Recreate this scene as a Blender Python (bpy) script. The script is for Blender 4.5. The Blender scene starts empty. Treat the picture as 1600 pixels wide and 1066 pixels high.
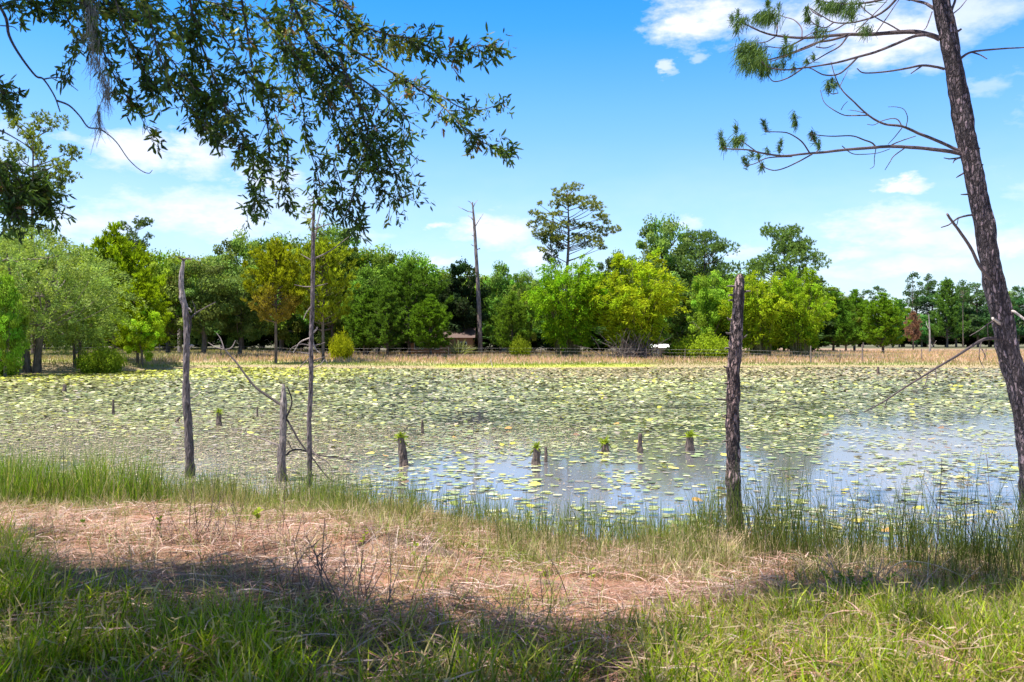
import bpy, math, random
import numpy as np
from mathutils import Vector

R = math.radians
rng = np.random.default_rng(7)
random.seed(7)
sc = bpy.context.scene
col = sc.collection

# ------------------------------------------------------------ camera
CH, F = 2.8, 1400.0            # eye height over the water, focal length in photo pixels
cam_d = bpy.data.cameras.new('camera'); cam = bpy.data.objects.new('camera', cam_d); col.objects.link(cam)
cam_d.sensor_width = 36; cam_d.lens = 36 * F / 1600
cam_d.clip_start = 0.05; cam_d.clip_end = 9000
cam.location = (0, 0, CH); cam.rotation_euler = (R(90), 0, 0)
sc.camera = cam
cam_d.dof.use_dof = True; cam_d.dof.focus_distance = 45; cam_d.dof.aperture_fstop = 6.3

# ------------------------------------------------------------ sun and sky
SUN = np.array([-0.30, -0.10, 0.94]); SUN /= np.linalg.norm(SUN)
sun_el = math.asin(SUN[2]); sun_az = math.atan2(SUN[0], SUN[1])
ld = bpy.data.lights.new('sun', 'SUN'); ld.energy = 4.9; ld.angle = R(0.5); ld.color = (1.0, 0.96, 0.88)
lo = bpy.data.objects.new('sun', ld); col.objects.link(lo)
lo.rotation_euler = Vector(tuple(SUN)).to_track_quat('Z', 'Y').to_euler()

sc.view_settings.view_transform = 'Standard'; sc.view_settings.look = 'None'
sc.view_settings.exposure = 1.24; sc.view_settings.gamma = 1.0
sc.cycles.max_bounces = 6; sc.cycles.transparent_max_bounces = 4
sc.cycles.diffuse_bounces = 3; sc.cycles.glossy_bounces = 2; sc.cycles.transmission_bounces = 3

class NT:
    def __init__(s, tree): s.t = tree; s.n = tree.nodes; s.l = tree.links
    def new(s, typ, **kw):
        n = s.n.new(typ)
        for k, v in kw.items():
            if k == 'inp':
                for a, b in v.items():
                    if hasattr(b, 'is_linked') or isinstance(b, bpy.types.NodeSocket): s.l.new(b, n.inputs[a])
                    else: n.inputs[a].default_value = b
            else: setattr(n, k, v)
        return n
    def math(s, op, a, b=None, c=None, clamp=False):
        n = s.n.new('ShaderNodeMath'); n.operation = op; n.use_clamp = clamp
        for i, v in enumerate((a, b, c)):
            if v is None: continue
            if isinstance(v, bpy.types.NodeSocket): s.l.new(v, n.inputs[i])
            else: n.inputs[i].default_value = v
        return n.outputs[0]
    def ramp(s, fac, stops):
        n = s.n.new('ShaderNodeValToRGB'); s.l.new(fac, n.inputs[0]); e = n.color_ramp.elements
        while len(e) < len(stops): e.new(0.5)
        for i, (p, c) in enumerate(stops):
            e[i].position = p; e[i].color = (*c, 1) if len(c) == 3 else c
        return n.outputs[0]
    def mix(s, fac, a, b, mode='MIX'):
        n = s.n.new('ShaderNodeMix'); n.data_type = 'RGBA'; n.blend_type = mode
        for i, v in ((0, fac), (6, a), (7, b)):
            if isinstance(v, bpy.types.NodeSocket): s.l.new(v, n.inputs[i])
            else: n.inputs[i].default_value = v if i == 0 else (*v, 1)
        return n.outputs[2]
    def noise(s, vec, scale, detail=4, rough=0.55, dim='3D'):
        n = s.n.new('ShaderNodeTexNoise'); n.noise_dimensions = dim
        if vec is not None: s.l.new(vec, n.inputs['Vector'])
        n.inputs['Scale'].default_value = scale; n.inputs['Detail'].default_value = detail
        n.inputs['Roughness'].default_value = rough
        return n.outputs[0]

world = bpy.data.worlds.new('World'); sc.world = world; world.use_nodes = True
w = NT(world.node_tree); w.n.clear()
wo = w.new('ShaderNodeOutputWorld'); bg = w.new('ShaderNodeBackground'); w.l.new(bg.outputs[0], wo.inputs[0])
sky = w.new('ShaderNodeTexSky', sky_type='NISHITA', sun_disc=False, sun_elevation=sun_el, sun_rotation=sun_az,
            altitude=0, air_density=1.0, dust_density=0.6, ozone_density=3.0)
geo = w.new('ShaderNodeTexCoord'); sep = w.new('ShaderNodeSeparateXYZ', inp={0: geo.outputs['Generated']})
dx, dy, dz = sep.outputs
elv = w.math('ARCSINE', dz); az = w.math('ARCTAN2', dx, dy)
# blue deepens away from the horizon; unseen overhead stops made neutral for ambient light
tint = w.ramp(w.math('DIVIDE', elv, 1.2, clamp=True),
              [(0.0, (0.92, 0.98, 1.18)), (0.06, (0.95, 1.04, 1.24)), (0.13, (0.94, 1.10, 1.32)), (0.21, (0.60, 1.04, 1.46)), (0.28, (0.26, 0.92, 1.54)), (0.34, (0.12, 0.83, 1.54)), (0.5, (0.74, 0.70, 0.64)), (1.0, (0.84, 0.74, 0.62))])
skyc = w.mix(1.0, sky.outputs[0], tint, 'MULTIPLY')
# clouds: soft bodies at fixed bearings, broken up by noise
cvec = w.new('ShaderNodeCombineXYZ', inp={0: az, 1: w.math('MULTIPLY', elv, 2.2), 2: 0.0}).outputs[0]
n1 = w.noise(cvec, 14, 6, 0.6); n2 = w.noise(cvec, 45, 4, 0.6)
nn = w.math('ADD', w.math('MULTIPLY', w.math('SUBTRACT', n1, 0.5), 2.6), w.math('MULTIPLY', w.math('SUBTRACT', n2, 0.5), 0.9))
CL = [(1095, 30, 85, 34, 1), (1210, 40, 60, 30, .5), (1385, 62, 105, 36, .9), (1320, 20, 110, 30, .7), (1500, 18, 80, 26, .6), (1040, 105, 14, 10, .6), (1090, 95, 16, 8, .35),
      (205, 236, 62, 28, .75), (310, 240, 48, 30, .75), (415, 274, 50, 18, .8), (335, 332, 130, 30, .65), (445, 330, 60, 36, .5), (150, 352, 60, 20, .6),
      (105, 212, 26, 7, .5), (772, 360, 64, 25, .75), (685, 352, 20, 8, .7), (1417, 290, 30, 11, .85), (1400, 352, 85, 28, .8), (1470, 372, 110, 24, .6),
      (1435, 414, 70, 14, .5), (1345, 396, 45, 12, .5), (1570, 375, 60, 20, .7), (1310, 430, 50, 9, .4), (840, 400, 30, 14, .6), (1075, 350, 22, 12, .7),
      (690, 408, 26, 8, .5), (1160, 395, 30, 10, .4), (1540, 135, 26, 12, .3), (1450, 95, 40, 18, .4), (560, 370, 40, 12, .4),
      (-300, 200, 240, 50, .8), (-500, 60, 200, 80, .8), (2000, 250, 220, 60, .8), (2100, 60, 260, 60, .8), (600, -220, 260, 90, .7), (1300, -300, 300, 80, .7), (200, -420, 260, 90, .6)]
azw = w.math('ADD', az, w.math('MULTIPLY', w.math('SUBTRACT', n2, 0.5), 0.05)); n3 = w.noise(cvec, 30, 4, 0.65)
elw = w.math('ADD', elv, w.math('MULTIPLY', w.math('SUBTRACT', n3, 0.5), 0.028))
acc = None
for px, py, rx, ry, st in CL:
    a0 = math.atan((px - 800) / F); e0 = math.atan((533 - py) / math.hypot(F, px - 800))
    qx = w.math('DIVIDE', w.math('SUBTRACT', azw, a0), rx * 1.25 / F)
    de = w.math('SUBTRACT', elw, e0)
    qy = w.math('DIVIDE', de, ry * 1.3 / F)
    r2 = w.math('ADD', w.math('MULTIPLY', qx, qx), w.math('MULTIPLY', qy, qy))
    v = w.math('MULTIPLY', w.math('SUBTRACT', 1.0, r2), 1.0)
    v = w.math('ADD', v, nn)
    v = w.math('MULTIPLY', w.math('MULTIPLY', v, 1.0, clamp=True), min(1, st * 1.15))
    # fades out completely beyond its body
    g = w.math('SUBTRACT', 1.0, w.math('MULTIPLY', r2, 0.35), clamp=True)
    v = w.math('MULTIPLY', v, g)
    acc = v if acc is None else w.math('MAXIMUM', acc, v)
veil = w.math('MULTIPLY', w.math('SUBTRACT', w.noise(cvec, 6, 5, 0.6), 0.42, clamp=True),
              w.math('SUBTRACT', 1.0, w.math('DIVIDE', elv, 0.22), clamp=True))
acc = w.math('ADD', acc, w.math('MULTIPLY', veil, 1.5), clamp=True)
cloudc = w.mix(1.0, (5.9, 6.1, 6.7), w.ramp(n1, [(0.3, (0.86, 0.87, 0.92)), (0.65, (1.05, 1.03, 1.02))]), 'MULTIPLY')
fin = w.mix(w.math('MULTIPLY', acc, 0.95, clamp=True), skyc, cloudc)
w.l.new(fin, bg.inputs[0]); bg.inputs[1].default_value = 0.083

# ------------------------------------------------------------ numpy helpers
def hash2(ix, iy, seed):
    h = (ix.astype(np.int64) * 374761393 + iy.astype(np.int64) * 668265263 + seed * 974634777) & 0xffffffff
    h = ((h ^ (h >> 13)) * 1274126177) & 0xffffffff
    return ((h ^ (h >> 16)) & 0xffff) / 65535.0
def vnoise(x, y, seed=0):
    x = np.asarray(x, float); y = np.asarray(y, float)
    ix = np.floor(x); iy = np.floor(y); fx = x - ix; fy = y - iy
    fx = fx * fx * (3 - 2 * fx); fy = fy * fy * (3 - 2 * fy)
    a = hash2(ix, iy, seed); b = hash2(ix + 1, iy, seed); c = hash2(ix, iy + 1, seed); d = hash2(ix + 1, iy + 1, seed)
    return (a * (1 - fx) + b * fx) * (1 - fy) + (c * (1 - fx) + d * fx) * fy
def fbm(x, y, seed=0, o=4):
    v = 0; a = 0.5; s = 0
    for k in range(o):
        v = v + a * vnoise(x * 2 ** k + 17 * k, y * 2 ** k - 9 * k, seed + k); s += a; a *= 0.5
    return v / s
def smooth(a, b, x): t = np.clip((x - a) / (b - a), 0, 1); return t * t * (3 - 2 * t)
def unit(v): return v / np.maximum(np.linalg.norm(v, axis=-1, keepdims=True), 1e-9)
def rdir(n, g=rng): return unit(g.normal(size=(n, 3)))

class Buf:
    """collects vertices, faces and per-vertex colours, then becomes ONE mesh object"""
    def __init__(s): s.v = []; s.c = []; s.f = []; s.n = 0
    def add(s, v, faces, c):
        v = np.asarray(v, float).reshape(-1, 3); c = np.asarray(c, float)
        if c.ndim == 1: c = np.tile(c, (len(v), 1))
        s.v.append(v); s.c.append(c); s.f.append(np.asarray(faces, np.int64) + s.n); s.n += len(v)
    def strips(s, P, D, S, L, W, B=None, prof=(1, .9, .6, .1), c0=(1, 1, 1), c1=None):
        P = np.asarray(P, float); n = len(P); k = len(prof)
        if n == 0: return
        L = np.broadcast_to(L, n)[:, None]; W = np.broadcast_to(W, n)[:, None]
        c0 = np.broadcast_to(c0, (n, 3)); c1 = c0 if c1 is None else np.broadcast_to(c1, (n, 3))
        if B is None: B = np.zeros((n, 3))
        V = np.zeros((n, k, 2, 3)); C = np.zeros((n, k, 2, 3))
        for i, pr in enumerate(prof):
            t = i / (k - 1); c = P + D * L * t + B * L * t * t
            V[:, i, 0] = c - S * W * pr * .5; V[:, i, 1] = c + S * W * pr * .5
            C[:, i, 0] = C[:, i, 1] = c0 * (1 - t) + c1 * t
        base = (np.arange(n) * k * 2)[:, None]
        fs = [base + np.array([2 * i, 2 * i + 1, 2 * i + 3, 2 * i + 2]) for i in range(k - 1)]
        s.add(V.reshape(-1, 3), np.concatenate(fs), C.reshape(-1, 3))
    def diamonds(s, P, U, V, a, b, c):
        n = len(P)
        if n == 0: return
        a = np.broadcast_to(a, n)[:, None]; b = np.broadcast_to(b, n)[:, None]
        X = np.stack([P - U * a, P + V * b, P + U * a, P - V * b], 1)
        s.add(X.reshape(-1, 3), (np.arange(n) * 4)[:, None] + np.arange(4), np.repeat(np.broadcast_to(c, (n, 3)), 4, 0))
    def tube(s, pts, rad, c, sides=8, rough=0.0, seed=0, cap=True, sub=0):
        pts = np.asarray(pts, float); rad = np.broadcast_to(rad, len(pts)).astype(float)
        if sub:
            t = np.linspace(0, len(pts) - 1, sub)
            i0 = np.minimum(t.astype(int), len(pts) - 2); f = t - i0
            # Catmull-Rom through the points
            pp = np.vstack([2 * pts[0] - pts[1], pts, 2 * pts[-1] - pts[-2]])
            a, b, cc, d = pp[i0], pp[i0 + 1], pp[i0 + 2], pp[i0 + 3]; ff = f[:, None]
            pts = .5 * (2 * b + (cc - a) * ff + (2 * a - 5 * b + 4 * cc - d) * ff ** 2 + (3 * b - a - 3 * cc + d) * ff ** 3)
            rad = rad[i0] * (1 - f) + rad[i0 + 1] * f
        n = len(pts); T = unit(np.gradient(pts, axis=0))
        ref = np.array([0.31, 0.94, 0.12]) if abs(T[:, 2]).mean() > .5 else np.array([0.1, 0.2, 0.97])
        A = unit(np.cross(T, ref)); Bn = np.cross(T, A)
        th = np.arange(sides) / sides * 2 * np.pi
        rr = np.ones((n, sides))
        if rough:
            arc = np.concatenate([[0], np.cumsum(np.linalg.norm(np.diff(pts, axis=0), axis=1))])
            gx = (np.arange(sides) / sides * 9)[None, :] + 0 * arc[:, None]; gy = arc[:, None] / max(rad.max(), .01) * 1.2 + 0 * gx
            nz = fbm(gx * 1.0, gy * .55, seed, 3) - .5
            nz[:, -1] = (nz[:, 0] + nz[:, -2]) / 2
            rr = 1 + rough * 2 * nz
        V = pts[:, None] + (A[:, None] * np.cos(th)[None, :, None] + Bn[:, None] * np.sin(th)[None, :, None]) * (rad[:, None] * rr)[..., None]
        i = np.arange(n - 1)[:, None] * sides; j = np.arange(sides)[None, :]; j2 = (j + 1) % sides
        fq = np.stack([i + j, i + j2, i + sides + j2, i + sides + j], -1).reshape(-1, 4)
        c = np.asarray(c, float); ce_ = c
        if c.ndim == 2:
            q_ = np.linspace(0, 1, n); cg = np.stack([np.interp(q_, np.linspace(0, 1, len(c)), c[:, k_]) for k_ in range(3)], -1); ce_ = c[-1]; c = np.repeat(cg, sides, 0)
        s.add(V.reshape(-1, 3), fq, c); c = ce_
        if cap:
            s.add(V[-1], [np.arange(sides)], c)
    def build(s, name, mat, parent=None, origin=(0, 0, 0), smooth_=False):
        me = bpy.data.meshes.new(name)
        V = np.concatenate(s.v) - np.asarray(origin, float); C = np.concatenate(s.c)
        nl = sum(f.size for f in s.f); npoly = sum(len(f) for f in s.f)
        me.vertices.add(len(V)); me.vertices.foreach_set('co', V.astype(np.float32).ravel())
        me.loops.add(nl); me.loops.foreach_set('vertex_index', np.concatenate([f.ravel() for f in s.f]).astype(np.int32))
        tot = np.concatenate([np.full(len(f), f.shape[1]) for f in s.f]); st = np.concatenate([[0], np.cumsum(tot)[:-1]])
        me.polygons.add(npoly); me.polygons.foreach_set('loop_start', st.astype(np.int32))
        try: me.polygons.foreach_set('loop_total', tot.astype(np.int32))
        except Exception: pass
        me.polygons.foreach_set('use_smooth', np.full(npoly, bool(smooth_)))
        me.update(calc_edges=True)
        ca = me.color_attributes.new('Col', 'FLOAT_COLOR', 'POINT')
        ca.data.foreach_set('color', np.hstack([np.clip(C, 0, 1), np.ones((len(C), 1))]).astype(np.float32).ravel())
        me.materials.append(mat)
        o = bpy.data.objects.new(name, me); col.objects.link(o)
        if parent is not None: o.parent = parent
        else: o.location = origin
        return o

def tag(o, label=None, cat=None, group=None, kind=None):
    if label: o['label'] = label
    if cat: o['category'] = cat
    if group: o['group'] = group
    if kind: o['kind'] = kind
    return o
def thing(name, label, cat, loc, group=None):
    o = bpy.data.objects.new(name, None); col.objects.link(o); o.location = tuple(loc); o.empty_display_size = .3
    return tag(o, label, cat, group)
def dup(root, label, loc, rz=0, scale=(1, 1, 1), tint=None, group=None):
    r = root.copy(); col.objects.link(r); r.location = tuple(loc); r.rotation_euler = (0, 0, rz); r.scale = scale
    r['label'] = label
    if group: r['group'] = group
    elif 'group' in r: del r['group']
    for ch in root.children:
        c = ch.copy(); col.objects.link(c); c.parent = r
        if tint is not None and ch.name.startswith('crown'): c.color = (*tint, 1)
    return r

# ------------------------------------------------------------ materials
def base_mat(name):
    m = bpy.data.materials.new(name); m.use_nodes = True; t = NT(m.node_tree); t.n.clear()
    out = t.new('ShaderNodeOutputMaterial'); return m, t, out
def attr_col(t):
    a = t.new('ShaderNodeAttribute', attribute_name='Col'); oi = t.new('ShaderNodeObjectInfo')
    return t.mix(1.0, a.outputs['Color'], oi.outputs['Color'], 'MULTIPLY')
def leaf_mat(name, trans=.4, gloss=.06, rough=.4, boost=1.0):
    m, t, out = base_mat(name); c = attr_col(t)
    d = t.new('ShaderNodeBsdfDiffuse', inp={0: c})
    tc = t.mix(1.0, c, (1.25 * boost, 1.3 * boost, .6 * boost), 'MULTIPLY')
    tr = t.new('ShaderNodeBsdfTranslucent', inp={0: tc})
    m1 = t.new('ShaderNodeMixShader', inp={0: trans}); t.l.new(d.outputs[0], m1.inputs[1]); t.l.new(tr.outputs[0], m1.inputs[2])
    if gloss:
        g = t.new('ShaderNodeBsdfGlossy', inp={0: (1, 1, 1, 1), 1: rough})
        m2 = t.new('ShaderNodeMixShader', inp={0: gloss}); t.l.new(m1.outputs[0], m2.inputs[1]); t.l.new(g.outputs[0], m2.inputs[2]); m1 = m2
    t.l.new(m1.outputs[0], out.inputs[0]); return m
def bark_mat(name, sc_=(30, 30, 7), lo=(.35, .32, .3), hi=(1.5, 1.45, 1.4), bump=.02, plates=True):
    m, t, out = base_mat(name); c = attr_col(t)
    tc = t.new('ShaderNodeTexCoord'); mp = t.new('ShaderNodeMapping', inp={0: tc.outputs['Object'], 3: sc_})
    nz = t.noise(mp.outputs[0], 1.0, 6, .65)
    if plates:
        wv = t.new('ShaderNodeVectorMath', operation='MULTIPLY_ADD'); nn_ = t.new('ShaderNodeTexNoise'); t.l.new(mp.outputs[0], nn_.inputs[0]); nn_.inputs['Scale'].default_value = .7; nn_.inputs['Detail'].default_value = 4
        t.l.new(nn_.outputs[1], wv.inputs[0]); wv.inputs[1].default_value = (2.6, 2.6, 2.6); t.l.new(mp.outputs[0], wv.inputs[2])
        vo = t.new('ShaderNodeTexVoronoi', feature='DISTANCE_TO_EDGE'); t.l.new(wv.outputs[0], vo.inputs[0]); vo.inputs['Scale'].default_value = .8
        v2 = t.new('ShaderNodeTexVoronoi', feature='F1'); t.l.new(wv.outputs[0], v2.inputs[0]); v2.inputs['Scale'].default_value = .8
        sp = t.new('ShaderNodeSeparateXYZ', inp={0: v2.outputs['Color']})
        e = t.math('MULTIPLY', vo.outputs[0], 4.5, clamp=True)
        h = t.math('MULTIPLY', e, t.math('ADD', t.math('MULTIPLY', nz, 1.0), t.math('MULTIPLY', t.math('SUBTRACT', sp.outputs[0], .45), .55)))
    else: h = nz
    cm = t.ramp(h, [(.10, lo), (.48, (.85, .80, .80)), (.80, hi)] if plates else [(.36, lo), (.5, (.95, .92, .92)), (.66, hi)])
    big = t.noise(tc.outputs['Object'], 2.2, 3)
    cm2 = t.mix(1.0, cm, t.ramp(big, [(.3, (.72, .7, .7)), (.7, (1.2, 1.16, 1.12))]), 'MULTIPLY')
    fc = t.mix(1.0, c, cm2, 'MULTIPLY')
    p = t.new('ShaderNodeBsdfPrincipled', inp={'Base Color': fc, 'Roughness': .9})
    b = t.new('ShaderNodeBump', inp={'Strength': 1.0, 'Distance': bump, 'Height': h}); t.l.new(b.outputs[0], p.inputs['Normal'])
    t.l.new(p.outputs[0], out.inputs[0]); return m
def plain_mat(name, rough=.8, noise_scale=8, amt=.35, bump=0.0):
    m, t, out = base_mat(name); c = attr_col(t); tc = t.new('ShaderNodeTexCoord')
    nz = t.noise(tc.outputs['Object'], noise_scale, 5, .6)
    c = t.mix(1.0, c, t.ramp(nz, [(.25, (1 - amt,) * 3), (.75, (1 + amt,) * 3)]), 'MULTIPLY')
    p = t.new('ShaderNodeBsdfPrincipled', inp={'Base Color': c, 'Roughness': rough})
    if bump:
        b = t.new('ShaderNodeBump', inp={'Distance': bump, 'Height': nz}); t.l.new(b.outputs[0], p.inputs['Normal'])
    t.l.new(p.outputs[0], out.inputs[0]); return m

M_far = leaf_mat('far_foliage', .38, .0)
M_oak = leaf_mat('oak_leaves', .30, .02, .5)
M_need = leaf_mat('pine_needles', .3, .008, .5)
M_grass = leaf_mat('grass_blades', .45, .012, .5)
M_straw = leaf_mat('dry_straw', .2, .015, .6)
M_bark = bark_mat('pine_bark', (26, 26, 8), lo=(.16, .13, .14), hi=(2.2, 2.0, 2.0), bump=.03)
M_dead = bark_mat('weathered_wood', (42, 42, 7), lo=(.14, .12, .12), hi=(1.55, 1.5, 1.5), bump=.01, plates=False)
M_twig = bark_mat('twig_wood', (50, 50, 50), bump=.003, plates=False)
M_fbark = bark_mat('far_bark', (6, 6, 1.5), bump=.05, plates=False)
M_pad = None
def pad_mat():
    m, t, out = base_mat('lily_pad'); c = attr_col(t); tc = t.new('ShaderNodeTexCoord')
    nz = t.noise(tc.outputs['Object'], 18, 4, .6)
    c = t.mix(1.0, c, t.ramp(nz, [(.25, (.72, .74, .7)), (.75, (1.22, 1.2, 1.15))]), 'MULTIPLY')
    p = t.new('ShaderNodeBsdfPrincipled', inp={'Base Color': c, 'Roughness': .33, 'Specular IOR Level': .7})
    t.l.new(p.outputs[0], out.inputs[0]); return m
M_pad = pad_mat()

# ------------------------------------------------------------ the lie of the land
NX = np.array([-60, -30, -14, -9.4, -6, -3.3, -1.6, -.6, .3, 1.3, 2.3, 3.2, 4.1, 5.2, 6.6, 9, 15, 30, 60.])
NY = np.array([30, 22, 17.5, 16.6, 16.2, 15.7, 14.9, 14.0, 13.0, 12.5, 12.7, 12.9, 12.1, 11.8, 11.8, 11.8, 12.5, 16, 24.])
FX = np.array([-140, -90, -60, -42, -36, -34, -30, -20, -8, 6, 20, 35, 50, 65, 90, 140.])
FY = np.array([35, 55, 64, 73, 78, 88, 94, 93, 90, 92, 94, 95, 92, 90, 75, 40.])
def near_s(x, y): return np.interp(x, NX, NY) - y + .35 * (fbm(x * .9, 0 * x + 3.3, 5) - .5)
def far_s(x, y): return y - np.interp(x, FX, FY) + 5 * (fbm(x * .11, 0 * x, 9, 5) - .5)
MOUNDS = [(-1.35, 9.9, .75, .20), (2.75, 11.9, .5, .20), (-3.6, 9.2, .8, .12), (3.6, 8.9, .6, .12), (.6, 8.9, .7, .08), (-4.6, 11.5, .9, .12), (-2.4, 11.6, .6, .14), (4.6, 10.2, .6, .14)]
def mounds(x, y):
    v = 0
    for mx, my, mr, mh in MOUNDS: v = v + mh * np.exp(-(((x - mx) / mr) ** 2 + ((y - my) / (mr * .8)) ** 2))
    return v
def gz(x, y):
    x = np.asarray(x, float); y = np.asarray(y, float)
    sn, sf = near_s(x, y), far_s(x, y); s = np.maximum(sn, sf)
    near = 1.05 * smooth(-.4, 10.5, sn) + (.13 * (fbm(x * 1.3, y * 1.3, 21) - .5) + .07 * (fbm(x * 4, y * 4, 22) - .5)) * smooth(.2, 2, sn) + mounds(x, y)
    far = .03 + .5 * smooth(0, 30, sf) + .5 * smooth(20, 160, sf) + .12 * (fbm(x * .2, y * .2, 31) - .5) * smooth(1, 8, sf)
    left = .9 * smooth(0, 12, sf) * smooth(-30, -44, x) * .6
    bed = -.55 * smooth(0, 3.5, -s)
    return np.where(s < 0, bed, np.where(sn > sf, near, far + left))
def on_ground(px, py):
    """world point where the sight line of a photo pixel meets land or water"""
    for d in np.concatenate([np.arange(3, 30, .04), np.arange(30, 400, .4)]):
        x = (px - 800) / F * d; z = CH - (py - 533) / F * d
        g = max(float(gz(x, d)), 0.0)
        if z <= g: return np.array([x, d, g])
    return np.array([(px - 800) / F * 400, 400, 1.0])
def at(px, py, d): return np.array([(px - 800) / F * d, d, CH - (py - 533) / F * d])
def uv(x, y, z): return 800 + F * x / y, 533 + F * (CH - z) / y

# terrain sheet
def build_ground():
    ys = np.concatenate([np.linspace(-60, 2, 14), np.arange(2.2, 18, .13), np.arange(18.2, 60, 1.5), np.arange(60, 130, .6), np.arange(131, 260, 4), np.geomspace(265, 4000, 26)])
    us = np.sinh(np.linspace(-2.6, 2.6, 261)) / np.sinh(2.6)
    X = us[None, :] * (40 + np.abs(ys)[:, None] * 1.5); Y = ys[:, None] + 0 * X
    Z = gz(X, Y); n, m = X.shape
    i = np.arange(n - 1)[:, None] * m; j = np.arange(m - 1)[None, :]
    Fq = np.stack([i + j, i + j + 1, i + m + j + 1, i + m + j], -1).reshape(-1, 4)
    sn, sf = near_s(X, Y), far_s(X, Y)
    u, v = 800 + F * X / np.maximum(Y, 1), 533 + F * (CH - Z) / np.maximum(Y, 1)
    C = np.zeros((n, m, 3)) + np.array([.10, .085, .05])           # pond bed
    def mixc(mask, c):
        nonlocal C; C = C * (1 - mask[..., None]) + np.array(c) * mask[..., None]
    nl = fbm(X * 2.2, Y * 2.2, 51)
    mixc((sn > 0) * 1.0, (.17, .125, .085))
    mixc((sn > 1.2) * smooth(.3, .55, nl), (.30, .155, .09))
    mixc(smooth(7, 9, sn), (.10, .085, .045))
    # far land: mud, tan margin, olive grass, pink dry meadow, green beyond
    fl = (sf > 0) * 1.0; nz = fbm(X * .09, Y * .35, 61)
    mixc(fl, (.30, .24, .13)); mixc(fl * smooth(1, 4, sf + 3 * (nz - .5)), (.29, .23, .13))
    mixc(fl * smooth(5, 9, sf + 8 * (nz - .5)) * smooth(.38, .62, fbm(X * .055, Y * .12, 66)), (.24, .27, .08))
    mixc(fl * smooth(12, 18, sf + 8 * (nz - .5)), (.44, .33, .22))
    gp = smooth(-9.5, -7, X) * smooth(17, 14, X) * smooth(2, 4, sf) * smooth(12, 8, sf)
    mixc(fl * gp * .7, (.34, .40, .03))
    mixc(fl * smooth(17, 24, sf + 4 * (nz - .5)) * smooth(56, 46, X), (.10, .085, .05))
    mixc(fl * smooth(60, 80, sf) * smooth(46, 56, X), (.30, .20, .14))
    mixc(fl * smooth(120, 150, sf), (.10, .10, .05))
    b = Buf(); b.add(np.stack([X, Y, Z], -1), Fq, C.reshape(-1, 3))
    m_, t, out = base_mat('ground_soil'); c = attr_col(t); g = t.new('ShaderNodeNewGeometry')
    n1 = t.noise(g.outputs['Position'], 3.0, 8, .7); n2 = t.noise(g.outputs['Position'], 28, 4, .7)
    c = t.mix(1.0, c, t.ramp(n1, [(.3, (.55, .55, .55)), (.7, (1.4, 1.35, 1.3))]), 'MULTIPLY')
    c = t.mix(1.0, c, t.ramp(n2, [(.3, (.6, .6, .6)), (.7, (1.35, 1.3, 1.3))]), 'MULTIPLY')
    p = t.new('ShaderNodeBsdfPrincipled', inp={'Base Color': c, 'Roughness': .95})
    bp = t.new('ShaderNodeBump', inp={'Distance': .03, 'Height': n2}); t.l.new(bp.outputs[0], p.inputs['Normal'])
    t.l.new(p.outputs[0], out.inputs[0])
    tag(b.build('ground', m_, smooth_=True), kind='structure')
build_ground()

def build_water():
    b = Buf(); b.add([(-160, 8, 0), (160, 8, 0), (160, 125, 0), (-160, 125, 0)], [[0, 1, 2, 3]], (1, 1, 1))
    m, t, out = base_mat('pond_water'); g = t.new('ShaderNodeNewGeometry')
    mp = t.new('ShaderNodeMapping', inp={0: g.outputs['Position'], 3: (1, 1.0, 1)})
    h = t.math('ADD', t.noise(mp.outputs[0], 3.0, 3, .5), t.math('MULTIPLY', t.noise(mp.outputs[0], 14, 2, .5), .25))
    bp = t.new('ShaderNodeBump', inp={'Strength': .35, 'Distance': .006, 'Height': h})
    # bright sky reflection painted as a paler base near the bank, darker beyond
    sp = t.new('ShaderNodeSeparateXYZ', inp={0: g.outputs['Position']}); mr = t.new('ShaderNodeMapRange', inp={0: sp.outputs[1], 1: 13.0, 2: 30.0, 3: 1.0, 4: 0.0})
    bc = t.mix(mr.outputs[0], (.045, .047, .045), (.17, .165, .18))
    p = t.new('ShaderNodeBsdfPrincipled', inp={'Base Color': bc, 'Roughness': .06, 'IOR': 5.0})
    t.l.new(bp.outputs[0], p.inputs['Normal']); t.l.new(p.outputs[0], out.inputs[0])
    tag(b.build('water', m), kind='structure')
build_water()

# ------------------------------------------------------------ floating plants
PAD_COLS = np.array([(.42, .45, .23), (.34, .39, .14), (.56, .56, .38), (.27, .32, .12), (.15, .20, .06), (.46, .47, .07)])
def pad_verts(x, y, r, ang, tilt, taz, z=0.006, curl=None, k=9):
    n = len(x); th = ang[:, None] + np.linspace(.16, 2 * np.pi - .16, k)[None, :]
    rad = r[:, None] * (1 + .07 * np.sin(th * 3 + ang[:, None] * 7))
    lx = rad * np.cos(th); ly = rad * np.sin(th)
    lx = np.concatenate([lx, (np.cos(ang) * r * .12)[:, None]], 1); ly = np.concatenate([ly, (np.sin(ang) * r * .12)[:, None]], 1)
    along = lx * np.cos(taz)[:, None] + ly * np.sin(taz)[:, None]
    lz = (along + r[:, None] * .9) * np.sin(tilt)[:, None] * (tilt > .02)[:, None]
    if curl is not None: lz = lz + curl[:, None] * (np.maximum(along, 0) ** 2) / r[:, None]
    zz = np.broadcast_to(z, n)[:, None] + lz
    return np.stack([x[:, None] + lx, y[:, None] + ly, zz], -1)
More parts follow.
